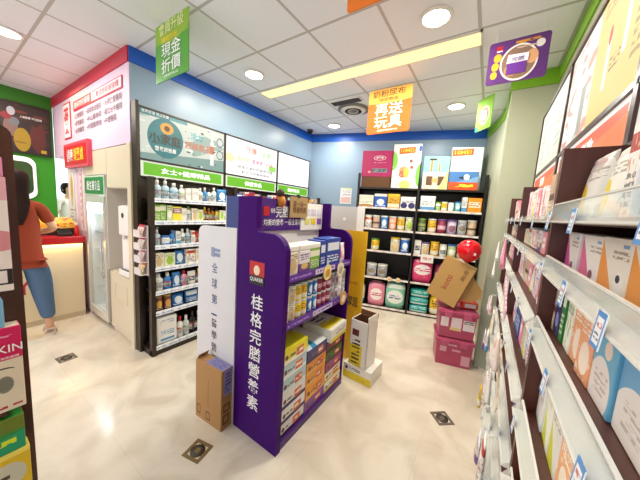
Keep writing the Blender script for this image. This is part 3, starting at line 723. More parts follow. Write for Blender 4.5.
lrow(1, [('can', .075, .15, .07, 'brown', 'gold'), ('can', .075, .15, .07, 'brown', 'gold'), ('pouch', .13, .13, .07, 'blue', None), ('pouch', .15, .15, .07, 'deep_blue', None), ('pouch', .15, .15, .07, 'blue', None), ('box', .12, .13, .08, 'white_plain', None), ('box', .12, .13, .08, 'white_blue', None)])
# a big white canister and the dark bottles of the bottom shelf
t = thing('canister', 'large white canister with blue print on the bottom shelf under the lit signs', 'canister', frame_point(LR, LZ, .145, .02, .086), LZ)
bm = bmesh.new(); bx(bm, -.1, .1, 0, .13, 0, .275, 0, .018); obj('body', bm, printed('canister_art', '#efede8', [('text', .15, .85, .74, .9, 2, 8, '#a8b8cc'), ('text', .2, .85, .3, .5, 3, 9, '#5c9bc8'), ('rect', .2, .85, .12, .2, '#4a97c8')], vary=0), t)
bm = bmesh.new(); tube(bm, [(-.06, .06, .27), (-.06, .06, .305), (.03, .06, .305), (.03, .06, .27)], .012, 8); obj('handle', bm, body_white, t)
bm = bmesh.new(); lathe(bm, [(.022, .27), (.022, .303), (.018, .306)], 12, (.062, .06, 0)); obj('cap', bm, cap_white, t)
lrow(0, [(B, .06, .22, .06, 'white', 'red'), (B, .065, .21, .06, 'clear', 'white'), (B, .07, .23, .06, 'dark', 'dark'), (B, .065, .22, .06, 'dark', 'white'), ('spray', .065, .24, .06, 'red', 'red'), (B, .065, .2, .06, 'red', 'white'), (B, .07, .23, .06, 'white', 'blue'), (B, .07, .23, .06, 'pale', 'blue'), (B, .07, .22, .06, 'white', 'green')], x0=.255)

# ---- lit signs over the left-hand rack
def lightbox(label, y0, y1, art, strip, words, rz, x, fr, spans=(1.70, 1.86, 2.33), deep=.07):
    """local x along the wall; front looks along local -Y"""
    L = abs(y1 - y0)
    t = thing('lit_sign', label, 'lit sign', (x, y0, spans[0]), rz)
    h1, h2 = spans[1] - spans[0], spans[2] - spans[0]
    box("case", .004, L - .004, .012, deep, 0, h2, fr, t)
    bm = bmesh.new()
    for a in ((0, L, 0, .012), (0, L, h1 - .006, h1 + .012), (0, L, h2 - .012, h2 + .004), (0, .014, 0, h2), (L - .014, L, 0, h2)): bx(bm, a[0], a[1], -.006, .014, a[2], a[3])
    obj('frame', bm, fr, t)
    box('lit_panel', .015, L - .015, .002, .011, h1 + .013, h2 - .013, art, t)
    s = box('name_strip', .015, L - .015, .002, .011, .013, h1 - .007, strip, t)
    if words: text(words, s, (L / 2, -.002, h1 / 2 + .003), min(.6, .075 * len(words)), .055, mat('lit_white_ink', '#ffffff', .5, emit=.8))
    return t
black_frame = mat('black_frame', '#241a18', .35)
lit_green = printed('lit_green_strip', '#6fc41e', [('rect', 0, .03, 0, 1, '#eef6e0'), ('rect', .97, 1, 0, 1, '#eef6e0'), ('rect', 0, 1, 0, .1, '#eef6e0'), ('rect', 0, 1, .9, 1, '#eef6e0')], emit=.55)
art1 = printed('teal_lit_art', '#cfd6cc', [('blot', 2.6, .58, '#9ab0a8'), ('slant', .12, .18, '#7d9c98'), ('blot', 7, .66, '#e2e6e0'), ('disc', .26, .5, .19, .42, '#2b7a80'), ('disc', .27, .72, .07, .12, '#e8a33a'), ('disc', .27, .72, .03, .06, '#6a3a1c'),
      ('rect', .8, .85, .12, .7, '#e8ece8'), ('rect', .81, .84, .7, .84, '#dfe4e0'), ('rect', .8, .85, .4, .6, '#c46a4a'), ('disc', .94, .74, .05, .12, '#5f6f72'), ('disc', .94, .74, .04, .09, '#c9d0cc'), ('disc', .94, .42, .05, .12, '#5f6f72'), ('disc', .94, .42, .04, .09, '#c9d0cc'), ('blot', 11, .7, '#3f5a5c'), ('rect', .0, .3, .9, 1, '#2b7a80'), ('rect', .3, .5, .92, 1, '#5a9aa0')], emit=.6)
t = lightbox('teal lit sign with a round badge, next to the pink wall', 1.075, 1.99, art1, lit_green, '女士+健康精品', LZ, -2.735, black_frame, deep=.065)
text('小家庭', t, (.24, -.001, .385), .3, .1, mat('badge_brown', '#4a2f1c', .5), bold=.04); text('營養師推薦', t, (.24, -.001, .29), .2, .045, white_ink); text('活力', t, (.56, -.001, .49), .14, .075, mat('teal_ink', '#2f9ab0', .5), bold=.03); text('超級飲品', t, (.58, -.001, .39), .3, .075, mat('clay_ink', '#b5654a', .5), bold=.03); text('健康首選 現正熱賣', t, (.15, -.001, .60), .24, .03, white_ink)
art2 = printed('pale_lit_art', '#f3f5f6', [('disc', .12, .72, .08, .18, '#dfe8f2'), ('rect', .82, .98, .3, .46, '#8fce5a'), ('disc', .06, .45, .08, .12, '#f2dca0')], emit=.8)
t = lightbox('white lit sign with coloured script between the teal and the blank one', 1.99, 2.905, art2, lit_green, '保健食品', LZ, -2.735, black_frame, deep=.065)
text('日日', t, (.17, -.001, .52), .15, .07, mat('pale_blue_ink', '#8fb0d8', .5)); text('守護', t, (.41, -.001, .52), .19, .08, mat('coral_ink', '#e0604f', .5), bold=.03); text('全家', t, (.68, -.001, .51), .19, .08, mat('leaf_ink', '#7ec45f', .5), bold=.03)
text('維他命', t, (.28, -.001, .385), .2, .06, mat('amber_ink', '#e09a3a', .5)); text('葉黃素', t, (.52, -.001, .385), .2, .06, mat('rose_ink', '#c2477c', .5)); text('益生菌', t, (.74, -.001, .385), .14, .05, mat('clay_ink', '#b5654a', .5)); text('給家人最好的健康守護', t, (.5, -.001, .285), .62, .04, mat('grey_ink', '#55454f', .6)); text('歡迎洽詢專業藥師', t, (.5, -.001, .225), .5, .03, mat('grey_ink', '#55454f', .6))
art3 = printed('blank_lit_art', '#f6f7f8', [], emit=.9)
t = lightbox('blank white lit sign next to the blue corner', 2.905, 3.72, art3, lit_green, '醫療用品', LZ, -2.735, black_frame, deep=.065)
tbox('end_board', 'tall dark end board beside the pink wall at the lit signs', 'board', -2.787, -2.70, 1.046, 1.072, 0, 2.36, rack_dark)
# ------------------------------------------------------------------ purple floor display
purple = mat('display_purple', '#3f0668', .42, spec=.1); purple_in = mat('display_purple_inner', '#470c70', .4); board_white = mat('board_white', '#f1eee9', .45)
DL = (-.93, 1.09, 0); DZ = PI / 2
t = thing('floor_display', 'tall purple floor display with white vertical lettering and stocked shelves', 'display stand', DL, DZ)
def outline():
    pts = [(.37, 0), (-.022, 0), (-.026, .63), (-.034, 1.2)]
    for i in range(7):
        a = PI / 2 * i / 6; pts.append((.075 - .109 * math.cos(a), 1.235 + .112 * math.sin(a)))
    return pts + [(.185, 1.347), (.2, 1.352), (.207, 1.37), (.21, 1.556), (.37, 1.553)]
bm = bmesh.new(); prism(bm, outline(), -.04, 0, 0, 'yz'); ep = obj('end_panel', bm, purple, t)
bm = bmesh.new(); prism(bm, [(a if a > .3 else a * .94 + .022, z) for a, z in outline()], .80, .828, 0, 'yz'); obj('end_panel', bm, purple, t)
tx = -.0415; zR = (0, -1, 0)
bm = bmesh.new(); prism(bm, [(.125, 1.075), (.25, 1.075), (.25, 1.17), (.125, 1.17)], -.0425, -.04, 0, 'yz'); lg = obj('emblem', bm, mat('emblem_red', '#c4161c', .4), t)
bm = bmesh.new(); prism(bm, [(.125, 1.03), (.25, 1.03), (.25, 1.085), (.125, 1.085)], -.0432, -.0405, 0, 'yz'); obj('emblem_band', bm, mat('emblem_black', '#151012', .4), lg)
bm = bmesh.new(); prism(bm, [(.1875 + .026 * math.cos(a * PI / 8), 1.118 + .03 * math.sin(a * PI / 8)) for a in range(16)], -.0434, -.042, 0, 'yz'); obj('emblem_spot', bm, mat('emblem_cream', '#f0dcc0', .5), lg)
text('QUAKER', lg, (-.0436, .1875, 1.06), .11, .028, white_ink, right=zR, bold=.03)
for i, ch in enumerate('桂格完膳營養素'):
    text(ch, ep, (tx, .178 + .002 * i, .922 - i * .111), .1, .094, white_ink, right=zR, bold=.035)
box('back_panel', 0, .80, .32, .34, 0, 1.34, board_white, t)
box('base', -.0, .80, -.015, .32, 0, .05, purple_in, t)
rail_mat = printed('purple_rail', '#5a2c96', [('rect', .0, .32, .2, .8, '#6a35a8'), ('text', .04, .3, .3, .75, 1, 16, '#b99ae0'), ('rect', .36, .68, .1, .9, '#d9d2ea'), ('text', .38, .66, .2, .8, 1, 18, '#7a4ab0'), ('text', .72, .98, .3, .75, 1, 14, '#c9b2ea')], vary=0)
for z in (1.10, .81):
    s = box('shelf_board', .0, .80, .0, .32, z - .018, z, purple_in, t)
    box('price_rail', .0, .80, -.014, -.002, z - .035, z + .008, rail_mat, s)
hb = box('header_board', .075, .60, .305, .319, 1.335, 1.555, mat('header_purple', '#46127a', .4), t)
text('桂格', hb, (.195, .302, 1.475), .045, .035, white_ink); text('完膳', hb, (.29, .302, 1.47), .13, .085, white_ink, bold=.03); text('營養', hb, (.425, .302, 1.47), .11, .075, white_ink, bold=.03)
text('均衡的營養 一般全家用', hb, (.31, .302, 1.395), .4, .045, white_ink, bold=.02)
box('emblem', .105, .16, .301, .306, 1.44, 1.5, mat('emblem_red', '#c4161c', .4), hb)
pc = box('price_card', .50, .845, .293, .303, 1.33, 1.545, board_white, t)
for k, c in enumerate(('#c9d6e0', '#d9cfe2', '#dfe3ea', '#d8d37a', '#e5c92e', '#8a5aa8')):
    i, j = k % 3, k // 3
    box('colour_patch', .55 + i * .085, .61 + i * .085, .290, .294, 1.45 - j * .075, 1.5 - j * .075, mat('patch%d' % k, c, .5), pc)
t2 = thing('cardboard_sign', 'brown cardboard sign clipped to the purple header board', 'sign', frame_point(DL, DZ, .46, .285, 1.43), DZ)
box('card', -.11, .1, -.004, .004, 0, .155, mat('kraft_card', '#a98a5a', .7), t2); text('買一送一\n限量特惠', t2, (0, -.006, .08), .16, .09, brown_ink)
bm = bmesh.new(); bx(bm, -.03, -.005, -.006, .01, .145, .17); obj('clip', bm, mat('clip_black', '#241c1a', .4), t2)
t2 = thing('clip_toy', 'small orange and black clip-on toy on top of the purple header board', 'toy', frame_point(DL, DZ, .27, .3, 1.50), DZ)
bm = bmesh.new(); lathe(bm, [(.012, 0), (.03, .015), (.034, .045), (.022, .075)], 12); obj('body', bm, mat('toy_orange', '#c47a22', .6), t2)
bm = bmesh.new(); lathe(bm, [(.01, .07), (.026, .085), (.028, .105), (.012, .125)], 12, (-.01, 0, 0)); obj('head', bm, mat('toy_dark', '#3a2418', .6), t2)

dgrp = 'nutrition packs on the purple display'
row(DL, DZ, .012, 1.10, [('tub', .11, .175, .12, 'cream', 'white'), ('tub', .115, .175, .12, 'violet_white', 'white'), ('tub', .125, .175, .12, 'green', 'white'), ('box', .065, .185, .12, 'deep_blue', None), ('box', .2, .195, .12, 'deep_blue', None), ('pouch', .09, .15, .05, 'white_pink', None)],
    'from the lettered panel, upper shelf of the purple display', dgrp, ly=.0)
cans = ['cream', 'cream', 'yellow', 'yellow', 'blue', 'blue', 'maroon', 'maroon', 'maroon', 'grey', 'lavender', 'white_plain', 'grey']
for tier in (0, 1):
    for dep in (0, 1):
        row(DL, DZ, .012, .811 + tier * .112, [('can', .056, .11, .056, c, 'white' if dep else 'clear') for c in cans],
            f"from the lettered panel, {('lower','upper')[tier]} tier {('front','rear')[dep]} row, purple display", dgrp + ' middle shelf', ly=.002 + dep * .062, jit=.0, gap=.003)
def pb(key, base, low, tx='#c8382c'):
    return printed('pack_' + key, base, [('rect', 0, 1, 0, .28, low), ('rect', .52, .82, .2, .78, '#d9573a'), ('text', .55, .8, .3, .7, 1, 3, '#f6e8d0'), ('disc', .14, .5, .06, .16, '#6a2a2a'), ('text', .22, .48, .35, .65, 1, 5, '#6a6470')], vary=.01)
PKY = pb('yellow', '#ead92a', '#f4f0e6'); PKB = pb('pale_blue', '#b9d6dc', '#eef2f0'); PKN = pb('white_navy', '#ece9e6', '#2a2560'); PKO = pb('orange', '#ee9c2a', '#f3b860'); PKV = pb('violet', '#9a62ae', '#7a4696'); PKM = pb('magenta', '#a84a86', '#8a2f6e'); PKG = pb('dark_green', '#4a6a34', '#2f4a24')
PKR = pb('dark_red', '#8a2a3a', '#3a1a24'); PKW = pb('white_yellow', '#f0ece0', '#e9c52a'); PKD = pb('navy', '#3c3a78', '#2a2860')
stacks = [(.015, .25, .098, [(PKN, 'white and navy'), (PKN, 'white and navy'), (PKN, 'white and navy'), (PKB, 'pale blue'), (PKB, 'pale blue'), (PKY, 'yellow')], 'lettered-panel stack'),
          (.275, .25, .095, [(PKV, 'violet'), (PKO, 'orange'), (PKO, 'orange'), (PKO, 'orange'), (PKD, 'navy and white')], 'middle stack'),
          (.535, .25, .085, [(PKW, 'white and yellow'), (PKW, 'white and yellow'), (PKM, 'magenta'), (PKG, 'dark green'), (PKR, 'dark red')], 'tall far stack')]
for x0, w, h, ms, nm in stacks:
    for k, (m, c) in enumerate(ms):
        o = link('pack_carton', box_mesh(w, .29, h - .004, m), None, frame_point(DL, DZ, x0 + w / 2, -.004 + random.uniform(0, .006), .051 + k * h))
        o.rotation_euler = (0, 0, DZ + random.uniform(-.008, .008))
        tag(o, f"{c} drink carton, {ORD[k]} from the floor, {nm} of the purple display", 'carton', 'drink cartons on the purple display base')
top_y = printed('lid_yellow', '#f1ee7a', [('slant', .35, .5, '#ede42a'), ('rect', .1, .6, .7, .78, '#b8ae4a')], axes='xy', vary=0); top_b = printed('lid_blue', '#eef2f2', [('disc', -.1, .3, .62, .6, '#3f9ccc'), ('disc', -.12, .32, .46, .46, '#e8eef2')], axes='xy', vary=0)
top_w = printed('lid_white', '#f2efe4', [('rect', 0, 1, .12, .42, '#e9d32a'), ('text', .15, .7, .55, .9, 2, 6, '#6a6f9a'), ('rect', .1, .5, .44, .5, '#c9b43a')], axes='xy', vary=0)
for x0, w, z, m, lb in ((.015, .25, .051 + 6 * .098, top_y, 'yellow lid sheet on the stack beside the lettered panel'), (.275, .25, .051 + 5 * .095, top_b, 'white lid sheet with a blue ring on the middle carton stack')):
    bm = bmesh.new(); bx(bm, -w / 2, w / 2, 0, .29, 0, .003)
    tag(obj('lid_sheet', bm, m, None, frame_point(DL, DZ, x0 + w / 2, .0, z), (0, 0, DZ)), lb, 'lid sheet')
t2 = thing('display_carton', 'white and yellow carton lying on the far stack of the purple display', 'carton', frame_point(DL, DZ, .645, -.03, .0625 + 5 * .085), DZ + .03)
box('body', -.113, .145, 0, .27, .001, .1, printed('far_carton_front', '#f0ede6', [('rect', 0, 1, 0, .3, '#ead53a'), ('text', .3, .9, .4, .8, 2, 8, '#a8a4a0')], vary=0), t2)
box('lid', -.113, .145, 0, .27, .1, .104, top_w, t2)
for k, (lx, ly, z, c) in enumerate(((.43, -.02, 1.06, '#f3e2a0'), (.62, -.02, 1.05, '#efe4d0'), (.70, -.02, .80, '#d9a45a'))):
    t2 = thing('shelf_talker', ('round yellow and white shelf talker hanging below the upper purple rail', 'pale cartoon-shaped shelf talker hanging at the far end of the upper rail', 'brown shelf talker hanging at the far end of the lower purple rail')[k], 'shelf talker', frame_point(DL, DZ, lx, ly, z - .05), DZ)
    bm = bmesh.new(); prism(bm, rounded(.1, .11, .045), -.004, 0); obj('card', bm, mat('talker%d' % k, c, .5), t2)
    bm = bmesh.new(); prism(bm, [(.028 * math.cos(a * PI / 6), .05 + .03 * math.sin(a * PI / 6)) for a in range(12)], -.006, -.003); obj('picture', bm, mat('talker_art%d' % k, ('#d99a2e', '#b8ae9a', '#f1e6d0')[k], .5), t2)
    bm = bmesh.new(); bx(bm, -.006, .006, -.004, .006, .1, .14); obj('clip', bm, cap_clear, t2)

# white stand standing back to back with it
slate = mat('slate_blue_board', '#3d4684', .4)
t = thing('display_stand', 'greyish white display stand with grey vertical lettering, backing the purple display', 'display stand', (-1.52, 1.5, 0))
def wo():
    pts = [(.21, 0), (-.225, 0), (-.205, 1.2)]
    for i in range(6):
        a = PI / 2 * i / 5; pts.append((-.145 - .06 * math.cos(a), 1.285 + .055 * math.sin(a)))
    return pts + [(.21, 1.352)]
bm = bmesh.new(); prism(bm, wo(), -.45, -.43); ep = obj('end_panel', bm, mat('stand_white', '#dcd9de', .4), t)
bm = bmesh.new(); prism(bm, wo(), .40, .42); obj('end_panel', bm, mat('stand_white', '#dcd9de', .4), t)
box('back_board', .195, .212, -.43, .40, 0, 1.34, board_white, t)
box('header_box', .075, .212, -.428, .39, 1.33, 1.553, slate, t); box('header_edge', .069, .0748, -.429, .39, 1.33, 1.553, board_white, t)
for z in (.06, .45, .8, 1.1): box('shelf_board', -.2, .195, -.43, .40, z - .02, z, mat('stand_white', '#dcd9de', .4), t)
for i, ch in enumerate('全球第一'): text(ch, ep, (-.01, -.4515, 1.06 - i * .112), .062, .07 if ch != '一' else .012, navy_ink, bold=.01)
for i, ch in enumerate('醫學營養'): text(ch, ep, (-.008, -.4515, .66 - i * .088), .06, .062, mat('grey_ink', '#55454f', .6), bold=.015)
bm = bmesh.new(); bx(bm, -.05, -.015, -.4525, -.45, 1.135, 1.2); bx(bm, -.01, .045, -.4525, -.45, 1.14, 1.165); bx(bm, -.01, .045, -.4525, -.45, 1.175, 1.195); obj('logo', bm, mat('stand_logo', '#8f98ba', .5), ep)

# yellow stand behind the far end
yel = printed('yellow_panel', '#f2b81a', [('blot', 3, .58, '#f6c63a'), ('rect', .25, .75, .6, .62, '#e09a10')], vary=0)
t = thing('promotion_stand', 'yellow floor stand with a grey back panel behind the purple display', 'display stand', (-1.05, 2.26, 0))
box('front_panel', -.13, .115, -.012, .0, 0, 1.32, yel, t)
box('back_panel', -.40, -.06, .10, .115, 0, 1.55, mat('grey_panel', '#c9c2bd', .4), t); box('base', -.38, .08, .0, .125, 0, .06, mat('yellow_side', '#e6ac1c', .45), t)
box('post', -.06, .01, .10, .125, 0, 1.55, board_white, t)
bm = bmesh.new(); prism(bm, [(-.2 + .018 * math.cos(a * PI / 6), 1.42 + .018 * math.sin(a * PI / 6)) for a in range(12)], .096, .1005); obj('sticker', bm, board_white, t)
text('限定\n商品', t, (.015, -.0135, .62), .12, .1, dark_ink, bold=.04)

# cartons on the floor beside the display
crt = printed('yellow_carton', '#efece2', [('rect', 0, 1, 0, .5, '#ecd22c'), ('text', .22, .62, .62, .84, 2, 7, '#4a3a3a'), ('rect', .08, .17, .6, .82, '#6a2a2a'), ('text', .5, .8, .12, .28, 1, 5, '#b89a2a')], vary=0)
brown_in = mat('carton_inner', '#6d4327', .7)
t = thing('drink_carton', 'white and yellow closed carton on the floor beside the yellow stand', 'carton', (-.685, 1.985, 0), math.radians(-3))
box('body', -.275, 0, 0, .25, .001, .135, crt, t, .002); box('tape', -.16, -.11, -.0006, .2506, .1345, .1365, mat('tape', '#e7dcc0', .3), t)
cu = printed('tall_carton', '#efeae2', [('rect', 0, .72, 0, .46, '#ecd22c'), ('rect', .12, .5, .66, .8, '#6a2a2a'), ('text', .15, .6, .12, .6, 6, 3, '#5a463a'), ('text', .15, .65, .04, .1, 1, 4, '#4a3a30')], vary=0)
t = thing('open_carton', 'open empty white and brown carton standing on the closed carton', 'carton', (-.745, 1.99, .1375), math.radians(-6))
bm = bmesh.new(); w, d, h, k = .175, .17, .42, .006
bx(bm, -w, 0, 0, k, 0, h); bx(bm, -w, 0, d - k, d, 0, h); bx(bm, -w, -w + k, 0, d, 0, h); bx(bm, -k, 0, 0, d, 0, h); bx(bm, -w, 0, 0, d, 0, k)
obj('body', bm, cu, t)
bm = bmesh.new(); 
for q in ((-w + .0062, -w + .0072, .0062, d - .0062), (-.0072, -.0062, .0062, d - .0062), (-w + .0075, -.0075, .0062, .0072), (-w + .0075, -.0075, d - .0072, d - .0062)): bx(bm, *q, .008, h - .001)
bx(bm, -w + .008, -.008, .008, d - .008, .0065, .0085); obj('inner_lining', bm, brown_in, t)
bm = bmesh.new(); prism(bm, [(d, h), (d - .006, h), (d + .0, h + .045), (d + .006, h + .045)], -w, 0, 0, 'yz'); obj('flap', bm, brown_in, t)
bm = bmesh.new(); prism(bm, [(0, h), (-.006, h), (-.012, h + .05), (-.006, h + .05)], .0, d, 0, 'xz'); obj('flap', bm, mat('flap_white', '#e9e3d6', .5), t)

t = thing('brown_carton', 'tall brown corrugated carton standing against the white lettered panel', 'carton', (-1.575, .944, 0), math.radians(3.5))
kraft = printed('kraft_front', '#b38552', [('rect', .06, .2, .08, .24, '#5f4022'), ('rect', .085, .175, .1, .22, '#b38552'), ('rect', .42, .58, .06, .2, '#5f4022'), ('rect', .445, .555, .08, .18, '#b38552'), ('rect', .5, .515, .3, .75, '#76522e')], rough=.7, vary=0)
ks = printed('kraft_side', '#a67a49', [('rect', .15, .75, .08, .24, '#5f4022'), ('rect', .25, .65, .11, .21, '#a67a49'), ('rect', .2, .8, .28, .42, '#5f4022'), ('rect', .3, .7, .31, .39, '#a67a49')], rough=.7, vary=0, axes='yz')
box('body', 0, .262, 0, .09, 0, .425, kraft, t, .002); box('side_sheet', .2621, .2632, .002, .088, .002, .423, ks, t)
lab = printed('violet_label', '#8d86b8', [('text', .1, .9, .1, .9, 5, 7, '#5a5490')], axes='xy', vary=0)
box('top_label', .09, .262, .012, .088, .4252, .4262, lab, t); box('side_label', .2634, .2642, .02, .085, .24, .42, printed('violet_label_side', '#8d86b8', [('text', .1, .9, .1, .9, 6, 6, '#4a4480')], axes='yz', vary=0), t)
bm = bmesh.new(); prism(bm, [(0, .425), (.004, .425), (.02, .452), (.016, .453)], .01, .09); obj('flap', bm, mat('kraft_plain', '#a3784b', .7), t)

# floor drains
for k, (x, y, a, lb) in enumerate(((-1.31, .80, 12, 'square brown floor drain in front of the brown carton'), (-.12, 2.02, 40, 'square grey floor drain in the aisle near the pink bins'), (-3.09, .60, 4, 'square grey floor drain near the counter'))):
    t = thing('floor_drain', lb, 'floor drain', (x, y, 0), math.radians(a))
    fm = mat('drain_metal%d' % (k == 0), '#8a7652' if k == 0 else '#7d7468', .35, .6)
    s = .062
    bm = bmesh.new()
    for q in ((-s, s, -s, -s * .7), (-s, s, s * .7, s), (-s, -s * .7, -s * .7, s * .7), (s * .7, s, -s * .7, s * .7)): bx(bm, *q, 0, .004)
    obj('frame', bm, fm, t)
    bm = bmesh.new(); lathe(bm, [(s * .69, 0), (s * .69, .003), (s * .3, .0035)], 20); obj('grate', bm, mat('drain_dark', '#4a4238', .5, .4), t)
    bm = bmesh.new(); lathe(bm, [(s * .3, .003), (s * .28, .006)], 14); obj('cap', bm, fm, t)

# ------------------------------------------------------------------ back rack
BR = (-1.49, 3.73, 0); BZ = math.radians(15.5); BO = -.27
BRL = frame_point(BR, BZ, BO, 0, 0)
BL = [.045, .51, .93, 1.265, 1.59, 1.892]
rack('back_rack', 'black-brown rack of milk powder cans along the light blue back wall', 'shelving', BRL, BZ, 1.75, .4, BL, 1.89, mat('rack_black', '#17100e', .45), posts=(.014, .89, 1.736), rail=tag_white, rail_h=.028, board=.025, base_h=.05, bare=(1.892,))
bt = bpy.data.objects['back_rack']
for px in (.014, 1.736): box('end_post', px - .016, px + .016, 0, .05, 1.89, 2.1, mat('rack_black', '#17100e', .45), bt)
box('end_post', .88, .9, .2, .26, 1.89, 2.3, mat('rack_black', '#17100e', .45), bt)
def brow(level, x0, items, start=0, ly=.02, note=''):
    lim = .595 if x0 < .6 else 1.445
    nm = ('bottom', 'fifth', 'fourth', 'third', 'second', 'top')[level]
    return row(BRL, BZ, x0 - BO, BL[level], items, f"from the corner end, {nm} shelf of the back rack{note}", f"goods on the {nm} shelf of the back rack", ly=ly, start=start, fit=lim - x0, gap=.012)
i = brow(4, -.236, [('tub', .225, .18, .14, 'cream_oval', 'white'), ('tub', .19, .205, .14, 'blue', 'white'), ('tub', .175, .21, .14, 'yellow', 'yellow'), ('tub', .215, .175, .14, 'white_navy', 'white')])
i = brow(4, .66, [('tub', .235, .2, .14, 'white_blue', 'white'), ('can', .075, .125, .075, 'green', 'green'), ('can', .09, .13, .09, 'yellow', 'clear'), ('can', .085, .125, .085, 'white_plain', 'white'), ('can', .085, .14, .085, 'teal_soft', 'blue'), ('box', .072, .205, .07, 'white_blue', None), ('box', .195, .2, .12, 'orange', None)], start=i)
i = brow(3, -.125, [('can', .123, .205, .12, c, 'clear') for c in ('white_red', 'tan', 'blue', 'peach', 'yellow', 'lime_white')], ly=.03)
brow(3, .66, [('can', .12, .2, .12, 'dark_olive', 'green'), ('gap', .02, 0, 0, '', None), ('can', .125, .205, .12, 'yellow', 'clear'), ('can', .13, .21, .13, 'maroon', 'violet'), ('can', .135, .21, .13, 'lavender', 'violet'), ('can', .125, .21, .12, 'grey', 'clear'), ('can', .125, .22, .12, 'tan', 'clear')], start=i, ly=.03)
i = brow(2, .0, [('can', .125, .175, .12, 'yellow', 'green')], ly=.03)
i = brow(2, .3, [('can', .135, .22, .13, 'cream', 'yellow'), ('can', .13, .22, .13, 'blue', 'white')], start=i, ly=.03)
i = brow(2, .645, [('box', .1, .21, .1, 'white_black', None), ('can', .125, .19, .12, 'cream', 'violet'), ('can', .13, .21, .13, 'yellow', 'yellow'), ('can', .11, .18, .11, 'white_black', 'white'), ('can', .125, .19, .12, 'pale_green', 'blue'), ('can', .12, .2, .12, 'tan', 'white'), ('can', .12, .2, .12, 'cream', 'white')], start=i, ly=.03)
i = brow(1, -.03, [('can', .15, .195, .14, 'grey', 'white'), ('can', .15, .195, .14, 'grey', 'white')])
i = brow(1, .65, [('pack', .29, .36, .17, 'hot_pink', None), ('gap', .03, 0, 0, '', None), ('pack', .22, .3, .17, 'maroon', None), ('gap', .02, 0, 0, '', None), ('pack', .22, .32, .17, 'hot_pink', None)], start=i)
i = brow(0, -.16, [('pack', .12, .3, .16, 'white_blue', None), ('gap', .05, 0, 0, '', None), ('pack', .26, .37, .2, 'pink', None), ('pack', .29, .41, .2, 'mint', None)])
for k in range(3):
    product('pack', .26, .115, .2, P['teal'], None, frame_point(BRL, BZ, .79 - BO, .02, BL[0] + .002 + k * .121), BZ, f"teal flat pack, {ORD[k]} from the floor in the teal pile of the back rack", 'pack', 'teal packs in a pile')
brow(0, .945, [('pack', .22, .27, .2, 'yellow', None), ('gap', .03, 0, 0, '', None), ('box', .2, .4, .2, 'orange', None)], start=4)
for k, px in enumerate((.33, .46)):
    t = thing('price_disc', 'round cream price disc on the back rack, ' + ('corner' if k == 0 else 'pillar') + ' side of the pair', 'price tag', frame_point(BRL, BZ, px - BO, -.008, .475), BZ)
    bm = bmesh.new(); prism(bm, [(.036 * math.cos(a * PI / 8), .036 + .036 * math.sin(a * PI / 8)) for a in range(16)], -.004, 0); obj('disc', bm, mat('disc_cream', '#efe0b0', .5), t); text('特價', t, (0, -.005, .036), .045, .022, red_ink)
t = thing('price_card', 'white price card standing over the hot pink pack', 'price card', frame_point(BRL, BZ, .83 - BO, -.02, .83), BZ)
box('card', -.085, .085, -.004, 0, 0, .12, board_white, t); text('特價 399', t, (0, -.005, .06), .12, .05, red_ink)

# toy cartons on the top board
TX5 = BL[5]
def topbox(x0, x1, h, d, m, label, ly=.05, z=None, name='toy_carton', rz=0):
    t = thing(name, label, 'carton', frame_point(BRL, BZ, (x0 + x1) / 2 - BO, ly, (z or TX5)), BZ + rz)
    box('body', -(x1 - x0) / 2, (x1 - x0) / 2, 0, d, .001, h, m, t, .002)
    return t
t = topbox(-.225, .205, .16, .25, mat('kraft_dark', '#6a4526', .7), 'brown open tray carton carrying the pink gift box', name='tray_carton')
pkb = printed('magenta_box', '#b51e62', [('disc', .58, .72, .2, .09, '#f0dfe6'), ('disc', .58, .72, .18, .075, '#b51e62'), ('text', .46, .7, .69, .75, 1, 4, '#f6ecf0'), ('text', .4, .8, .52, .56, 1, 8, '#d9a0b8'), ('rect', .35, .85, .16, .32, '#7d8a92'), ('text', .35, .85, .16, .32, 1, 7, '#4a565e'), ('rect', .22, .3, .14, .22, '#e9a9a0')], vary=0)
t = topbox(-.235, .215, .385, .2, pkb, 'magenta gift box with a white oval on the brown tray', z=TX5 + .162, name='gift_carton')
text('御養生', t, (.035, -.0015, .277), .1, .045, white_ink)
art = printed('animal_box', '#f3efe8', [('disc', -.02, .62, .2, .22, '#86c84e'), ('disc', 1.02, .3, .16, .26, '#7cc44a'), ('disc', .5, .08, .2, .1, '#c9dc7a'), ('disc', .42, .4, .16, .1, '#ee9a6a'), ('disc', .38, .32, .12, .08, '#e86a4a'), ('disc', .52, .36, .1, .12, '#f0c64a'), ('disc', .66, .62, .06, .04, '#8a5a4a'), ('disc', .7, .48, .06, .04, '#a8644a'), ('disc', .95, .9, .05, .07, '#3a5ab0'), ('blot', 12, .7, '#e0d2c0')], vary=0)
t = topbox(.222, .606, .63, .12, art, 'white toy carton with green leaf shapes and coloured animals', ly=.03)
def toy_logo(t, x, z, w, h):
    bm = bmesh.new(); prism(bm, [(x - w / 2, z - h / 2), (x + w / 2, z - h / 2 + .02), (x + w / 2, z + h / 2 + .02), (x - w / 2, z + h / 2)], -.004, 0); l = obj('brand_patch', bm, mat('patch_orange', '#e8641e', .45), t)
    text('10MEI', l, (x, -.006, z + .01), w * .8, h * .6, mat('patch_yellow', '#f7d84a', .5), up=(-.02, 0, 1), right=(1, 0, .05), bold=.02)
toy_logo(t, 0, .53, .22, .085)
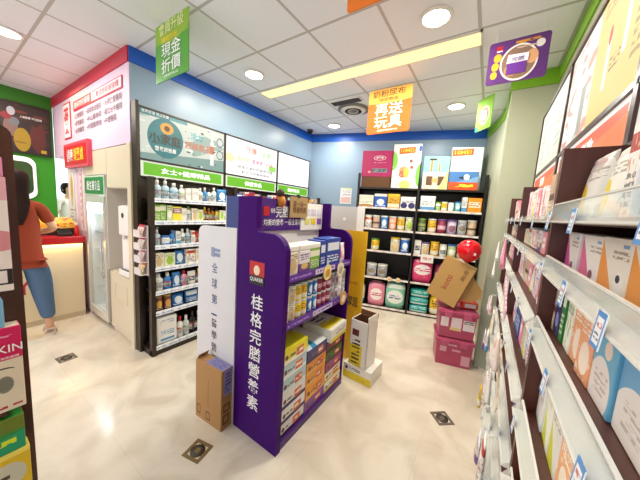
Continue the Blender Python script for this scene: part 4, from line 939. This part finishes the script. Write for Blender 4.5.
t = topbox(.655, .99, .46, .07, printed('teal_toy_box', '#8ccdc4', [('rect', 0, 1, 0, .52, '#efdcc4'), ('rect', .15, .4, .12, .4, '#6a4a30'), ('rect', .6, .85, .12, .4, '#5c4630'), ('rect', .38, .62, .2, .34, '#e0a86a'), ('rect', .28, .36, .54, .92, '#e0902e'), ('rect', .22, .5, .88, .94, '#3a2a20'), ('rect', .6, .66, .55, .8, '#e0902e'), ('slant', -1.0, 1.6, '#f0d98a')], vary=0), 'teal and cream wooden-toy carton between the two tall white ones', ly=.05)
t = topbox(1.02, 1.41, .60, .16, printed('plain_toy_box', '#efebe6', [('text', .1, .8, .64, .7, 1, 10, '#e3d2c8'), ('rect', .92, 1, 0, 1, '#dfe2dc')], vary=0), 'large plain white toy carton next to the pillar', ly=.13)
toy_logo(t, -.06, .52, .26, .085)
t = topbox(1.0, 1.36, .25, .07, printed('plane_box', '#4a7cb8', [('rect', 0, 1, 0, .42, '#e0521e'), ('text', .2, .85, .08, .38, 1, 5, '#f6c63a'), ('slant', .3, .45, '#7aa6d0'), ('rect', 0, 1, 0, .42, '#e0521e'), ('disc', .55, .66, .22, .07, '#243040'), ('disc', .6, .7, .1, .16, '#e8eef2'), ('text', .25, .85, .1, .36, 1, 5, '#f6d83a')], vary=0), 'small blue and orange plane toy carton in front of the white one', ly=.012)

# notice on the back wall
t = thing('wall_notice', 'small framed paper notice on the light blue back wall', 'notice', frame_point(BW, BZ, .69, 0, 1.63), BZ)
box('sheet', -.1, .1, -.008, 0, 0, .275, printed('notice_art', '#e4e6e8', [('rect', .08, .9, .08, .42, '#e0b8b4'), ('text', .1, .9, .5, .66, 1, 6, '#b6a8c4'), ('rect', 0, 1, .9, 1, '#d2dcae'), ('text', .1, .9, .7, .86, 2, 8, '#a8b0b8')], vary=0), t)

# ------------------------------------------------------------------ pink bins, leaning carton, balloon
BA = math.radians(13); B0 = (-.305, 2.783, 0)
pinkp = printed('pink_plastic', '#b84a6a', [('rect', .72, .95, .1, .5, '#e3a8b8'), ('rect', .12, .3, .55, .78, '#dda6b6'), ('rect', .45, .68, .62, .7, '#dda6b6')], rough=.35, vary=0)
pinkq = mat('pink_plastic_plain', '#bb4c70', .35)
pink2 = printed('pink_plastic_papers', '#b44868', [('rect', .06, .27, .42, .8, '#eedfe2'), ('rect', .34, .62, .42, .82, '#ecd9dc'), ('rect', .32, .62, .3, .42, '#e6c88a'), ('rect', .66, .96, .36, .78, '#f0e6e6'), ('text', .68, .94, .62, .76, 2, 6, '#5a3a46')], rough=.35, vary=0)
for k, (z, h, m, lb) in enumerate(((0, .29, pinkp, 'lower pink plastic storage bin on the floor against the pillar'), (.3, .29, pink2, 'upper pink plastic storage bin with paper notes taped to its front'))):
    t = thing('storage_bin', lb, 'storage bin', (B0[0], B0[1], z), BA)
    bm = bmesh.new(); w = .335
    vs = [bm.verts.new(p) for p in ((.012, .012, 0), (w - .012, .012, 0), (w - .012, .33, 0), (.012, .33, 0), (0, 0, h - .03), (w, 0, h - .03), (w, .345, h - .03), (0, .345, h - .03))]
    for f in ((3, 2, 1, 0), (4, 5, 6, 7), (0, 1, 5, 4), (1, 2, 6, 5), (2, 3, 7, 6), (3, 0, 4, 7)): bm.faces.new([vs[q] for q in f])
    obj('body', bm, m, t)
    bm = bmesh.new(); bx(bm, -.01, w + .01, -.012, .357, h - .045, h - .005, 0, .008); obj('lid', bm, pinkq, t)
    for s in (.08, .25): box('latch', s - .035, s + .035, -.02, -.008, h - .075, h - .012, mat('pink_latch', '#c4587c', .35), t, .004)
text('生活好物', bpy.data.objects['storage_bin'], (.13, -.002, .225), .12, .018, white_ink, right=(1, 0, 0))

t = thing('leaning_carton', 'brown carton tipped on its corner on top of the pink bins', 'carton', (-.19, 2.79, .617), 0)
kc = printed('kraft_brown_carton', '#b08a4e', [('rect', .6, .9, .8, .84, '#6a4a28')], rough=.7, vary=0)
mw = Matrix.Translation((-.215, 2.80, .59))
rotm = Matrix.Rotation(math.radians(-6), 4, 'Z') @ Matrix.Rotation(math.radians(19), 4, 'Y') @ Matrix.Rotation(math.radians(-8), 4, 'X')
cwid, cdep, chei = .29, .2, .44
def carton_piece(name, x0, x1, y0, y1, z0, z1, m):
    bm = bmesh.new(); bx(bm, x0, x1, y0, y1, z0, z1); bm.transform(rotm); return obj(name, bm, m, t)
cb = carton_piece('body', -cwid, 0, 0, cdep, 0, chei, mat('kraft_tan', '#b0894d', .7))
def ctext(s, c, w, h, right, up, m, b=.02):
    R3 = rotm.to_3x3(); return text(s, cb, R3 @ Vector(c), w, h, m, right=R3 @ Vector(right), up=R3 @ Vector(up), bold=b)
ctext('kotti', (-.17, -.002, .2), .15, .055, (0, 0, 1), (-1, 0, 0), mat('carton_red', '#a03a28', .6))
ctext('易碎物品 小心輕放', (-.06, -.002, .33), .11, .04, (0, 0, 1), (-1, 0, 0), brown_ink)
carton_piece('tape', -cwid + .13, -cwid + .17, .0, cdep, chei, chei + .001, mat('tape', '#e7dcc0', .3))
bm = bmesh.new(); bx(bm, 0, .004, 0, cdep, 0, .0); bm.free()
bm = bmesh.new(); prism(bm, [(0, .36), (.13, .27), (.15, .2), (.1, .12), (0, .1)], .06, .066, 0); bm.transform(rotm); obj('flap', bm, mat('kraft_tan_b', '#a37c44', .7), t)
t = thing('red_carton', 'red-orange flat carton on the bin lid behind the tipped carton', 'carton', (-.045, 2.965, .591), BA)
box('body', -.09, .06, 0, .15, 0, .06, mat('carton_orange', '#e0481c', .5), t, .002); box('label', -.06, .04, -.001, 0, .01, .05, board_white, t)
t = thing('red_balloon', 'shiny red balloon resting on the tipped carton by the pillar', 'balloon', (-.125, 2.86, 1.085), 0)
bm = bmesh.new(); lathe(bm, [(.006, -.002), (.04, .008), (.076, .034), (.1, .074), (.107, .112), (.101, .152), (.08, .186), (.045, .21), (.003, .219)], 28); obj('skin', bm, mat('balloon_red', '#d3101f', .12), t)
bm = bmesh.new(); lathe(bm, [(.012, -.014), (.005, -.002), (.006, .004)], 10); obj('knot', bm, mat('balloon_red', '#d3101f', .12), t)
bm = bmesh.new(); prism(bm, [((.016 if q % 2 == 0 else .007) * math.cos(q * PI / 5), (.016 if q % 2 == 0 else .007) * math.sin(q * PI / 5)) for q in range(10)], -.003, .003)
bm.transform(Matrix.Translation((.055, -.09, .09)) @ Matrix.Rotation(.5, 4, 'Z')); obj('star_print', bm, white_ink, t)
# ------------------------------------------------------------------ right-hand rack
RR = (.145, 2.805, 0); RZ = -PI / 2
RL = [.08, .30, .52, .73, .955, 1.215, 1.39, 1.516]
clear = mat('clear_plastic', '#e9efe9', .08, alpha=.3, spec=.8)
rt_ = rack('cosmetics_rack', 'reddish-brown rack of face-mask boxes with clear price rails along the aisle', 'shelving', RR, RZ, 2.785, .212, RL, 1.70, rack_red, posts=(.014, .93, 1.86, 2.771), rail=None, board=.014, base_h=.07)
tagm = printed('blue_price_tag', '#f1f2f4', [('rect', 0, 1, .84, 1, '#4f8fd0'), ('rect', 0, .14, 0, 1, '#4f8fd0'), ('rect', .86, 1, 0, 1, '#4f8fd0'), ('rect', 0, 1, 0, .12, '#4f8fd0'), ('text', .22, .8, .5, .76, 1, 5, '#c86a6a'), ('text', .2, .8, .2, .45, 2, 6, '#6a7078')], vary=0)
edge = mat('rail_edge', '#e6e3dc', .25)
for z in RL:
    for bi, (a, b) in enumerate(((.03, .914), (.946, 1.844), (1.876, 2.755))):
        up = (.036 if z > 1.5 else .024) if bi == 2 else .012      # the near bay carries the taller clear strips, tilted towards the eye
        bm = bmesh.new(); prism(bm, [(-.021, z - .008), (-.018, z - .008), (.002, z + up), (-.001, z + up)], a, b, 0, 'yz'); r = obj('price_rail', bm, clear, rt_)
        bm = bmesh.new(); bx(bm, a, b, -.0215, -.0165, z - .011, z - .0075)
        if bi == 2: bx(bm, a, b, -.002, .003, z + up - .001, z + up + .002)
        bx(bm, a, b, -.017, .014, z - .012, z - .0085); obj('rail_edge', bm, edge, r)
        for k in range(4 if bi == 2 else 3):
            x = a + (b - a) * (k + .35 + random.uniform(-.12, .25)) / (4 if bi == 2 else 3)
            bm = bmesh.new(); prism(bm, [(-.0265, z - .03), (-.025, z - .03), (-.0215, z + .014), (-.023, z + .014)], x - .013, x + .013, 0, 'yz'); obj('price_tag', bm, tagm, r)
pm('tri_pink', '#f1e9e4', ('tri', 0, .55, .1, .98, '#dc5f9c'), ('disc', .7, .2, .2, .16, '#efe7ea'), ('text', .45, .95, .62, .8, 2, 8, '#b09a94'), ('rect', .72, .9, .84, .9, '#7a9ac8'), ('disc', .62, .16, .1, .1, '#7a3a52'))
pm('tri_orange', '#f3e9dc', ('tri', 0, .55, .1, .98, '#f09a3c'), ('text', .45, .95, .62, .8, 2, 8, '#b09a84'), ('disc', .75, .24, .14, .2, '#f6f2ee'), ('disc', .72, .32, .07, .07, '#2a2c3c'), ('rect', .72, .9, .84, .9, '#7a9ac8'))
pm('white_yellow', '#e9e4da', ('blot', 3.5, .57, '#c9c2b4'), ('disc', .28, .3, .26, .28, '#e6c81e'), ('rect', .1, .8, .86, .96, '#c9a8a4'), TX('#aaa294', .6, .8, 3))
pm('white_green', '#efefe2', ('blot', 5, .58, '#b9cf9a'), TX('#8fa878', .6, .9, 4), ('rect', 0, .12, 0, 1, '#2e8a3e'))
pm('sky', '#6aa6d2', ('disc', .45, .2, .5, .34, '#f0e8e2'), ('disc', .62, .66, .16, .1, '#f0d8c8'), ('text', .1, .8, .8, .92, 1, 6, '#e8f0f6'), ('text', .2, .8, .12, .4, 4, 7, '#c9b9b4'))
pm('blush', '#efd9d4', ('disc', .45, .25, .4, .28, '#f6ece6'), ('disc', .55, .7, .2, .16, '#e89a84'), ('text', .15, .85, .1, .42, 5, 7, '#c9aaa4'))
pm('lime', '#eceadf', ('tri', .1, .8, .0, .7, '#c9d62a'), TX('#9aa08a', .7, .92, 3))
WORDS.update(tri_pink='pink-cornered', tri_orange='orange-cornered', white_yellow='white and yellow', white_green='white and green', sky='sky blue', blush='blush pink', lime='lime and white')
bays = {0: (.034, 'far bay'), 1: (.95, 'middle bay'), 2: (1.88, 'near bay')}
def rrow(bay, level, items, x1=True, ly=.03, start=0):
    x0, bn = bays[bay]
    items = [(q[0], q[1], min(q[2], RL[level + 1] - RL[level] - .022) if level < 7 else q[2], *q[3:]) for q in items]
    nm = {7: 'top', 6: 'second', 5: 'third', 4: 'fourth', 3: 'fifth', 2: 'sixth', 1: 'seventh', 0: 'bottom'}[level]
    return row(RR, RZ, x0, RL[level], items, f'from the pillar side, {nm} shelf, {bn.split()[0]} aisle bay', f'boxes on the {nm} shelf, {bn} of the aisle rack', ly=ly, x1=x0 + .875 if x1 else None, jit=.006, gap=.003)
X = 'box'
rrow(2, 7, [('pouch', .145, .145, .05, 'white_yellow', None), ('pouch', .14, .135, .05, 'white_yellow', None), ('box', .04, .15, .1, 'white_red', None), ('pouch', .17, .14, .06, 'white_blue', None), ('pouch', .16, .14, .06, 'white_blue', None), ('pouch', .15, .14, .06, 'white_plain', None)])
rrow(2, 6, [(X, .125, .093, .06, 'tri_pink', None), (X, .125, .092, .06, 'tri_pink', None), (X, .115, .094, .06, 'tri_orange', None), (X, .125, .092, .06, 'tri_orange', None), (X, .13, .094, .06, 'tri_orange', None), (X, .12, .093, .06, 'tri_pink', None), (X, .1, .093, .06, 'tri_pink', None)])
rrow(2, 5, [(X, .025, .12, .1, 'tan', None), (X, .05, .14, .1, 'navy', None), (X, .025, .145, .1, 'dark_green', None), (X, .06, .14, .1, 'white_green', None), (X, .065, .145, .1, 'peach', None), (X, .068, .14, .1, 'peach', None), (X, .085, .145, .1, 'sky', None), (X, .13, .148, .1, 'sky', None), (X, .12, .145, .1, 'white_blue', None), (X, .1, .14, .1, 'sky', None)])
rrow(2, 4, [(X, .08, .145, .1, 'white_plain', None), (X, .07, .15, .1, 'lime', None), (X, .08, .145, .1, 'lime', None), (X, .085, .15, .1, 'peach', None), (X, .1, .15, .1, 'blush', None), (X, .1, .15, .1, 'blush', None), (X, .11, .148, .1, 'blush', None), (X, .1, .15, .1, 'sky', None), (X, .1, .15, .1, 'sky', None)])
rrow(2, 3, [(X, .09, .15, .1, 'yellow', None), (X, .1, .16, .1, 'orange', None), (X, .09, .15, .1, 'white_green', None), (X, .1, .16, .1, 'blush', None)])
pal = ['white_pink', 'white_pink', 'white_plain', 'pink', 'white_pink', 'blush', 'white_red', 'tan', 'white_plain', 'lime', 'white_pink', 'cream', 'violet_white', 'white_green']
rnd = random.Random(5)
for bay in (0, 1):
    for level in range(7, -1, -1):
        seq = []
        tot = 0
        while tot < .9:
            w = rnd.uniform(.045, .1); hmax = (RL[level + 1] - RL[level] - .03) if level < 7 else .17
            h = hmax * rnd.uniform(.74, .97)
            c = rnd.choice(pal)
            if bay == 1 and level == 4 and .1 < tot < .3: c = 'deep_blue'
            if bay == 0 and level == 0: c = rnd.choice(['violet_white', 'yellow', 'green', 'white_plain'])
            if bay == 1 and level == 1: c = rnd.choice(['white_pink', 'white_black', 'white_plain', 'pale_green'])
            kd = rnd.choice(['box', 'box', 'box', 'pouch'])
            seq.append((kd, round(w, 3), round(h, 3), .08 if kd == 'box' else .035, c, None)); tot += w + .003
        rrow(bay, level, seq)
for k, (y, z, lb) in enumerate(((1.47, 1.12, 'pink striped shelf card tilted in front of the middle bay'), (1.25, .86, 'beige shelf card leaning out of the middle bay'))):
    t = thing('shelf_card', lb, 'shelf card', (.109, y, z), RZ)
    bm = bmesh.new(); bx(bm, -.14, .14, -.006, -.001, 0, .06); bm.transform(Matrix.Rotation(math.radians((22, 40)[k]), 4, 'Y'))
    obj('card', bm, printed('striped_card%d' % k, ('#e2a6bc', '#d9c4a4')[k], [('stripes', 9, .5, ('#f2dbe4', '#eadcc8')[k]), ('rect', 0, .1, 0, 1, '#f2f0ee')], vary=0), t)
    bm = bmesh.new(); bx(bm, -.006, .006, -.003, .006, .02, .035); obj('clip', bm, cap_clear, t)

hang = random.Random(9)
spots = [(2.62, 1.02), (2.30, .80), (2.05, .62), (1.72, .86), (1.52, .58), (1.30, .70), (1.12, .50), (2.5, .44), (1.9, .30), (1.62, 1.26), (2.38, 1.2), (1.42, .34), (1.2, .92), (2.7, .7)]
hcols = ['white_plain', 'white_pink', 'white_blue', 'cream', 'white_pink', 'lime', 'white_red', 'violet_white', 'yellow', 'pink', 'white_plain', 'violet_white', 'blush', 'white_plain']
for k, ((y, z), c) in enumerate(zip(spots, hcols)):
    w, h = hang.uniform(.07, .11), hang.uniform(.13, .19)
    t = thing('hanging_pack', f"{WORDS.get(c, c)} pack hung from the aisle rack rails, {ORD[k]} of fourteen", 'pack', (.116, y, z), RZ, 'packs hung in front of the aisle rack')
    a = hang.uniform(-.45, .45)
    o = link('bag', pouch_mesh(round(w, 3), .024, round(h, 3), P[c]), t, (0, -.042, 0), (0, a, 0))
    bm = bmesh.new(); tube(bm, [(math.sin(a) * h, -.03, math.cos(a) * h * .97), (math.sin(a) * h, -.004, math.cos(a) * h + .02)], .002, 5); obj('hook', bm, edge, t)

# lit signs over the right-hand rack
orange_strip = printed('lit_orange_strip', '#e5582c', [('rect', 0, .04, 0, 1, '#f6efe8'), ('rect', .96, 1, 0, 1, '#f6efe8'), ('rect', 0, 1, 0, .13, '#f6efe8'), ('rect', 0, 1, .87, 1, '#f6efe8'), ('slant', .2, .5, '#ec7a3a'), ('rect', 0, .04, 0, 1, '#f6efe8')], emit=.55, vary=0)
brown_frame = mat('brown_frame', '#3a1c14', .35)
artA = printed('vertical_lit_art', '#eef0e4', [('text', .1, .3, .1, .9, 9, 2, '#c6d2b4'), ('text', .42, .6, .15, .92, 9, 2, '#cdd2c0'), ('text', .7, .9, .1, .85, 8, 2, '#bccbb0'), ('slant', .05, .2, '#dfe7cf')], emit=.6, rough=.6)
artB = printed('yellow_lit_art', '#ecd9a0', [('rect', 0, .46, 0, 1, '#e6e6e0'), ('blot', 4.0, .56, '#c4c2b6'), ('blot', 6.5, .62, '#d99a8a'), ('rect', .47, 1, .0, 1, '#e0c473'), ('rect', .18, .22, .05, .9, '#f2f0ea'), ('rect', .3, .38, .05, .5, '#9a9a92'), ('rect', .62, .655, .22, .6, '#f4f1e8'), ('disc', .637, .62, .018, .07, '#b8343c'), ('rect', .79, .825, .34, .7, '#f4f1e8'), ('disc', .807, .72, .018, .06, '#b8343c'), ('text', .52, .96, .84, .96, 3, 14, '#b98a4a'), ('text', .68, .78, .3, .42, 3, 5, '#8a6a3a'), ('text', .88, .96, .2, .6, 6, 4, '#a88a4a')], emit=.62, rough=.6)
artC = printed('bright_lit_art', '#f2f3f0', [('text', .1, .9, .2, .8, 5, 10, '#a8c4a0')], emit=.75)
lightbox('pale lit sign with vertical rows of text next to the pillar', 2.72, 1.87, artA, orange_strip, '保養', RZ, .27, brown_frame, deep=.09)
lightbox('yellow lit sign with white bottles over the middle of the aisle rack', 1.87, .98, artB, orange_strip, '開架彩妝', RZ, .27, brown_frame, deep=.09)
lightbox('white lit sign over the near end of the aisle rack', .98, .05, artC, orange_strip, '美妝', RZ, .27, brown_frame, deep=.09)

# ------------------------------------------------------------------ stand at the far left of the picture
t = thing('gondola_stand', 'dark brown stand with an arched end post by the counter side', 'shelving', (-1.0, .1, 0))
bm = bmesh.new()
pts = [(-.025, 0), (.021, 0)] + [(-.002 + .023 * math.cos(a * PI / 8), 1.632 + .023 * math.sin(a * PI / 8)) for a in range(9)]
prism(bm, pts, -.36, 0, 0, 'yz'); obj('end_panel', bm, wood_mat('stand_brown', '#3a1a10', '#55301f', .25), t)
box('back_panel', -.36, -.345, -1.2, -.025, 0, 1.55, rack_red, t)
for z in (.08, .6, .945, 1.255): bm = bmesh.new(); bx(bm, -.344, .046, -1.2, -.0255, z - .008, z); obj('shelf_board', bm, rack_red, t)
def stbox(name, label, y0, y1, z0, z1, m, xf, d=.04, cat='carton'):
    t = thing(name, label, cat, (xf, (y0 + y1) / 2, z0), PI / 2); box('body', -(y1 - y0) / 2, (y1 - y0) / 2, 0, d, 0, z1 - z0, m, t, .002); return t
a1 = printed('pale_pink_carton', '#f0dfdc', [('rect', 0, 1, .8, 1, '#e9a9b4'), ('disc', .6, .62, .3, .06, '#3a8a9a'), ('disc', .75, .45, .4, .1, '#d98a94'), ('rect', .3, 1, .06, .2, '#2a1c20'), ('rect', .35, .95, .075, .185, '#efdfe0')], vary=0)
stbox('carton', 'tall white and pink carton on the upper shelf of the arched stand', -.08, .101, 1.256, 1.53, a1, -.957)
b = stbox('carton', 'shallow pink carton on top of the tall white and pink one', -.08, .098, 1.531, 1.575, P['pink'], -.957)
sk = stbox('mask_carton', 'magenta-topped face-mask carton with white lettering on the arched stand', -.04, .106, .946, 1.165, printed('mask_art', '#e6d2bc', [('rect', 0, 1, .62, 1, '#d4145a'), ('disc', .78, .33, .1, .1, '#8a8478'), ('disc', .78, .33, .085, .08, '#7d786c'), ('disc', .5, .14, .2, .07, '#d0305a'), ('text', .62, .96, .03, .08, 1, 6, '#b01c3a'), ('disc', .74, .5, .16, .035, '#3a2620'), ('disc', .745, .487, .17, .03, '#e6d2bc'), ('text', .55, .9, .88, .92, 1, 9, '#e8a0c0')], vary=0), -.955, .042)
text('SKIN', sk, (.047, -.0015, .165), .053, .02, white_ink)
text('美肌面膜', sk, (.052, -.0015, .142), .03, .006, white_ink)
stbox('carton', 'pale blue carton standing on the magenta mask carton', -.05, .082, 1.166, 1.235, printed('pale_blue_carton', '#7fb4d6', [('rect', .1, .85, .2, .8, '#d6e6ee')], vary=0), -.957, .04)
gp = printed('green_pack', '#2f8a3c', [('rect', 0, 1, .6, 1, '#6a7a22'), ('slant', .2, .35, '#1f9a6a'), ('text', .68, .95, .2, .45, 1, 5, '#d6e02a'), ('rect', .35, .6, .06, .4, '#5aa8c0')], vary=0)
stbox('carton', 'green carton on the third shelf of the arched stand', -.05, .1, .83, .925, gp, -.955, .042)
stbox('carton', 'yellow carton below the green one on the arched stand', -.06, .106, .601, .829, printed('yellow_pack', '#e0b81e', [('disc', .75, .72, .2, .16, '#c9c2b0'), ('text', .62, .88, .68, .76, 1, 5, '#4a4030'), ('rect', 0, 1, .94, 1, '#f0d860')], vary=0), -.955, .042)

# ------------------------------------------------------------------ people
def skin_mesh(name, verts, edges, radii, m, parent, root=0, sub=2):
    me = bpy.data.meshes.new(name); me.from_pydata(verts, edges, [])
    o = bpy.data.objects.new(name, me); COL.objects.link(o)
    mod = o.modifiers.new('Skin', 'SKIN'); mod.use_smooth_shade = True
    o.modifiers.new('Subsurf', 'SUBSURF').levels = sub
    for i, r in enumerate(radii):
        sv = me.skin_vertices[0].data[i]; sv.radius = r if isinstance(r, tuple) else (r, r); sv.use_root = (i == root)
    bpy.context.view_layer.update()
    ev = bpy.data.meshes.new_from_object(o.evaluated_get(bpy.context.evaluated_depsgraph_get()))
    bpy.data.objects.remove(o); ev.name = name
    ev.materials.clear(); ev.materials.append(m)
    for p in ev.polygons: p.use_smooth = True
    return link(name, ev, parent)
skin_m = mat('skin', '#d9a583', .5)
def person(label, loc, rz, shirt_c, trouser_c, hair_c, long_hair, arm):
    """local: facing -Y, right hand at -X"""
    t = thing('person', label, 'person', loc, rz)
    V, E, Rr = [], [], []
    def chain(pts, start=None):
        prev = start; ids = []
        for p, r in pts:
            V.append(p); Rr.append(r); i = len(V) - 1; ids.append(i)
            if prev is not None: E.append((prev, i))
            prev = i
        return ids
    torso = chain([((0, 0, .92), (.12, .09)), ((0, .0, 1.08), (.105, .08)), ((0, .01, 1.24), (.12, .085)), ((0, .01, 1.36), (.09, .06)), ((0, .0, 1.43), (.045, .045)), ((0, -.015, 1.50), (.055, .065)), ((0, -.02, 1.57), (.075, .09)), ((0, -.012, 1.64), (.055, .065))])
    rl, ll = [((-.095, 0, .86), .085), ((-.135, -.01, .48), .052), ((-.17, .03, .1), .034), ((-.175, -.02, .035), .03), ((-.18, -.12, .028), .03)], [((.095, 0, .86), .085), ((.1, -.01, .48), .052), ((.105, .02, .1), .034), ((.105, -.03, .035), .03), ((.11, -.13, .028), .03)]
    chain(rl, torso[0]); chain(ll, torso[0])
    ra, la = arm
    def arm_chain(a):
        ids = chain([(a[0], .05), (a[1], .038), (a[2], .026), (a[3], (.03, .02))], torso[3])
        return ids
    for a in (ra, la):
        ids = arm_chain(a)
        w_, h_ = Vector(a[2]), Vector(a[3]); d = (h_ - w_).normalized(); s = d.cross(Vector((0, 0, 1))).normalized(); dnv = Vector((0, 0, -1))
        for q, ln in ((-.024, .05), (-.008, .06), (.008, .056), (.024, .042)):
            b0 = h_ + d * .02 + s * q; chain([(tuple(b0), .009), (tuple(b0 + d * ln * .55 + dnv * .004), .008), (tuple(b0 + d * ln + dnv * .018), .0065)], ids[3])
        sg_ = 1 if a is ra else -1
        tb = w_ + d * .03 - s * .026 * sg_
        chain([(tuple(tb), .01), (tuple(tb + d * .03 - s * .016 * sg_), .0085)], ids[2])
    skin_mesh('body', V, E, Rr, skin_m, t, 0, 2)
    # clothes
    sv, se, sr = [(0, 0, .90), (0, .0, 1.08), (0, .01, 1.25), (0, .01, 1.37), ra[0], tuple((Vector(ra[0]) * .25 + Vector(ra[1]) * .75)), la[0], tuple((Vector(la[0]) * .25 + Vector(la[1]) * .75)), (0, 0, .83)], [(0, 1), (1, 2), (2, 3), (3, 4), (4, 5), (3, 6), (6, 7), (0, 8)], [(.168, .125), (.158, .115), (.165, .115), (.1, .07), .06, .06, .06, .06, (.172, .13)]
    skin_mesh('shirt', sv, se, sr, mat('shirt_' + shirt_c.strip('#'), shirt_c, .85), t, 0, 2)
    jv = [(0, 0, .90), rl[0][0], rl[1][0], (-.165, .026, .17), ll[0][0], ll[1][0], (.105, .017, .17), (0, .02, .82)]
    skin_mesh('jeans', jv, [(0, 7), (7, 1), (1, 2), (2, 3), (7, 4), (4, 5), (5, 6)], [(.15, .12), .125, .088, .056, .125, .088, .056, (.15, .125)], mat('trousers_' + trouser_c.strip('#'), trouser_c, .8), t, 0, 2)
    hm = mat('hair_' + hair_c.strip('#'), hair_c, .65, spec=.2)
    bm = bmesh.new(); n = 20
    prof = [(.012, 1.705), (.06, 1.695), (.09, 1.66), (.096, 1.6), (.092, 1.53), (.085, 1.46), (.08, 1.39), (.065, 1.31), (.042, 1.24), (.015, 1.18)] if long_hair else [(.012, 1.70), (.06, 1.69), (.088, 1.65), (.094, 1.59), (.085, 1.53), (.05, 1.49)]
    rings = []
    for r, z in prof:
        back = max(0, (1.5 - z)) * .22
        ring = []
        for i in range(n):
            a = PI * 2 * i / n; x = r * math.cos(a); y = r * math.sin(a) * (1.1 if z > 1.45 else .5)
            if y < -.035 and z < 1.64: y = -.035
            ring.append(bm.verts.new((x * (1.0 + .03 * math.sin(i * 3.1)), y + .008 + back + (.05 if z < 1.42 else 0), z)))
        rings.append(ring)
    for a, b in zip(rings, rings[1:]):
        for i in range(n):
            f = bm.faces.new((a[i], a[(i + 1) % n], b[(i + 1) % n], b[i])); f.smooth = True
    bm.faces.new(rings[0]); bm.faces.new(rings[-1][::-1]); obj('hair', bm, hm, t)
    # face
    for s in (-1, 1):
        bm = bmesh.new(); lathe(bm, [(.002, -.011), (.009, -.006), (.011, 0), (.009, .006), (.002, .011)], 10, (s * .031, -.098, 1.578)); e = obj('eye', bm, mat('eye_white', '#f2efe9', .2), t)
        bm = bmesh.new(); lathe(bm, [(.001, -.002), (.005, -.001), (.001, .0)], 8, (s * .031, -.1085, 1.578), 0, 'y'); obj('iris', bm, mat('iris_dark', '#20130d', .2), e)
        bm = bmesh.new(); lathe(bm, [(.004, -.03), (.013, -.015), (.016, .01), (.008, .028)], 8, (s * .082, 0, 1.57), 0, 'z', .5, 1.0); obj('ear', bm, skin_m, t)
    bm = bmesh.new(); prism(bm, [(-.1, 1.575), (-.126, 1.538), (-.1, 1.53)], -.011, .011, 0, 'yz'); obj('nose', bm, skin_m, t)
    bm = bmesh.new(); bx(bm, -.02, .02, -.1, -.085, 1.503, 1.513, 0, .003); obj('mouth', bm, mat('lip', '#b0605a', .5), t)
    for (x, y) in ((-.177, -.04), (.108, -.05)):
        s = obj('sandal', (lambda b_: (prism(b_, [(x + .045 * math.cos(a * PI / 8), y + .125 * math.sin(a * PI / 8)) for a in range(16)], 0, .022, 0, 'xy'), b_)[1])(bmesh.new()), mat('sandal_pale', '#d9c9b8', .5), t)
        bm = bmesh.new(); tube(bm, [(x - .043, y - .05, .015), (x - .03, y - .05, .062), (x, y - .05, .072), (x + .03, y - .05, .062), (x + .043, y - .05, .015)], .01, 6); obj('strap', bm, mat('sandal_silver', '#cfc7c2', .3), s)
        bm = bmesh.new(); tube(bm, [(x - .04, y + .06, .015), (x - .035, y + .08, .06), (x, y + .095, .07), (x + .035, y + .08, .06), (x + .04, y + .06, .015)], .008, 6); obj('strap', bm, mat('sandal_silver', '#cfc7c2', .3), s)
    return t
# facing the counter (world -X): local -Y -> -X means a turn of -90 degrees
person('woman in a rust-orange shirt and blue jeans standing at the counter, seen from behind', (-3.80, .455, 0), -PI / 2, '#943718', '#4f6b8c', '#24130d', True,
       (((-.155, .01, 1.345), (-.245, .01, 1.13), (-.16, -.2, 1.07), (-.12, -.28, 1.06)), ((.155, .01, 1.345), (.245, .01, 1.13), (.16, -.2, 1.07), (.12, -.28, 1.06))))
person('dark-haired person in white clothes half hidden behind the pink wall', (-6.45, 1.40, 0), math.radians(115), '#ece8e4', '#3a3a44', '#17110f', False,
       (((-.165, .01, 1.36), (-.21, .02, 1.1), (-.2, -.05, .88), (-.2, -.08, .8)), ((.165, .01, 1.36), (.21, .02, 1.1), (.2, -.05, .88), (.2, -.08, .8))))
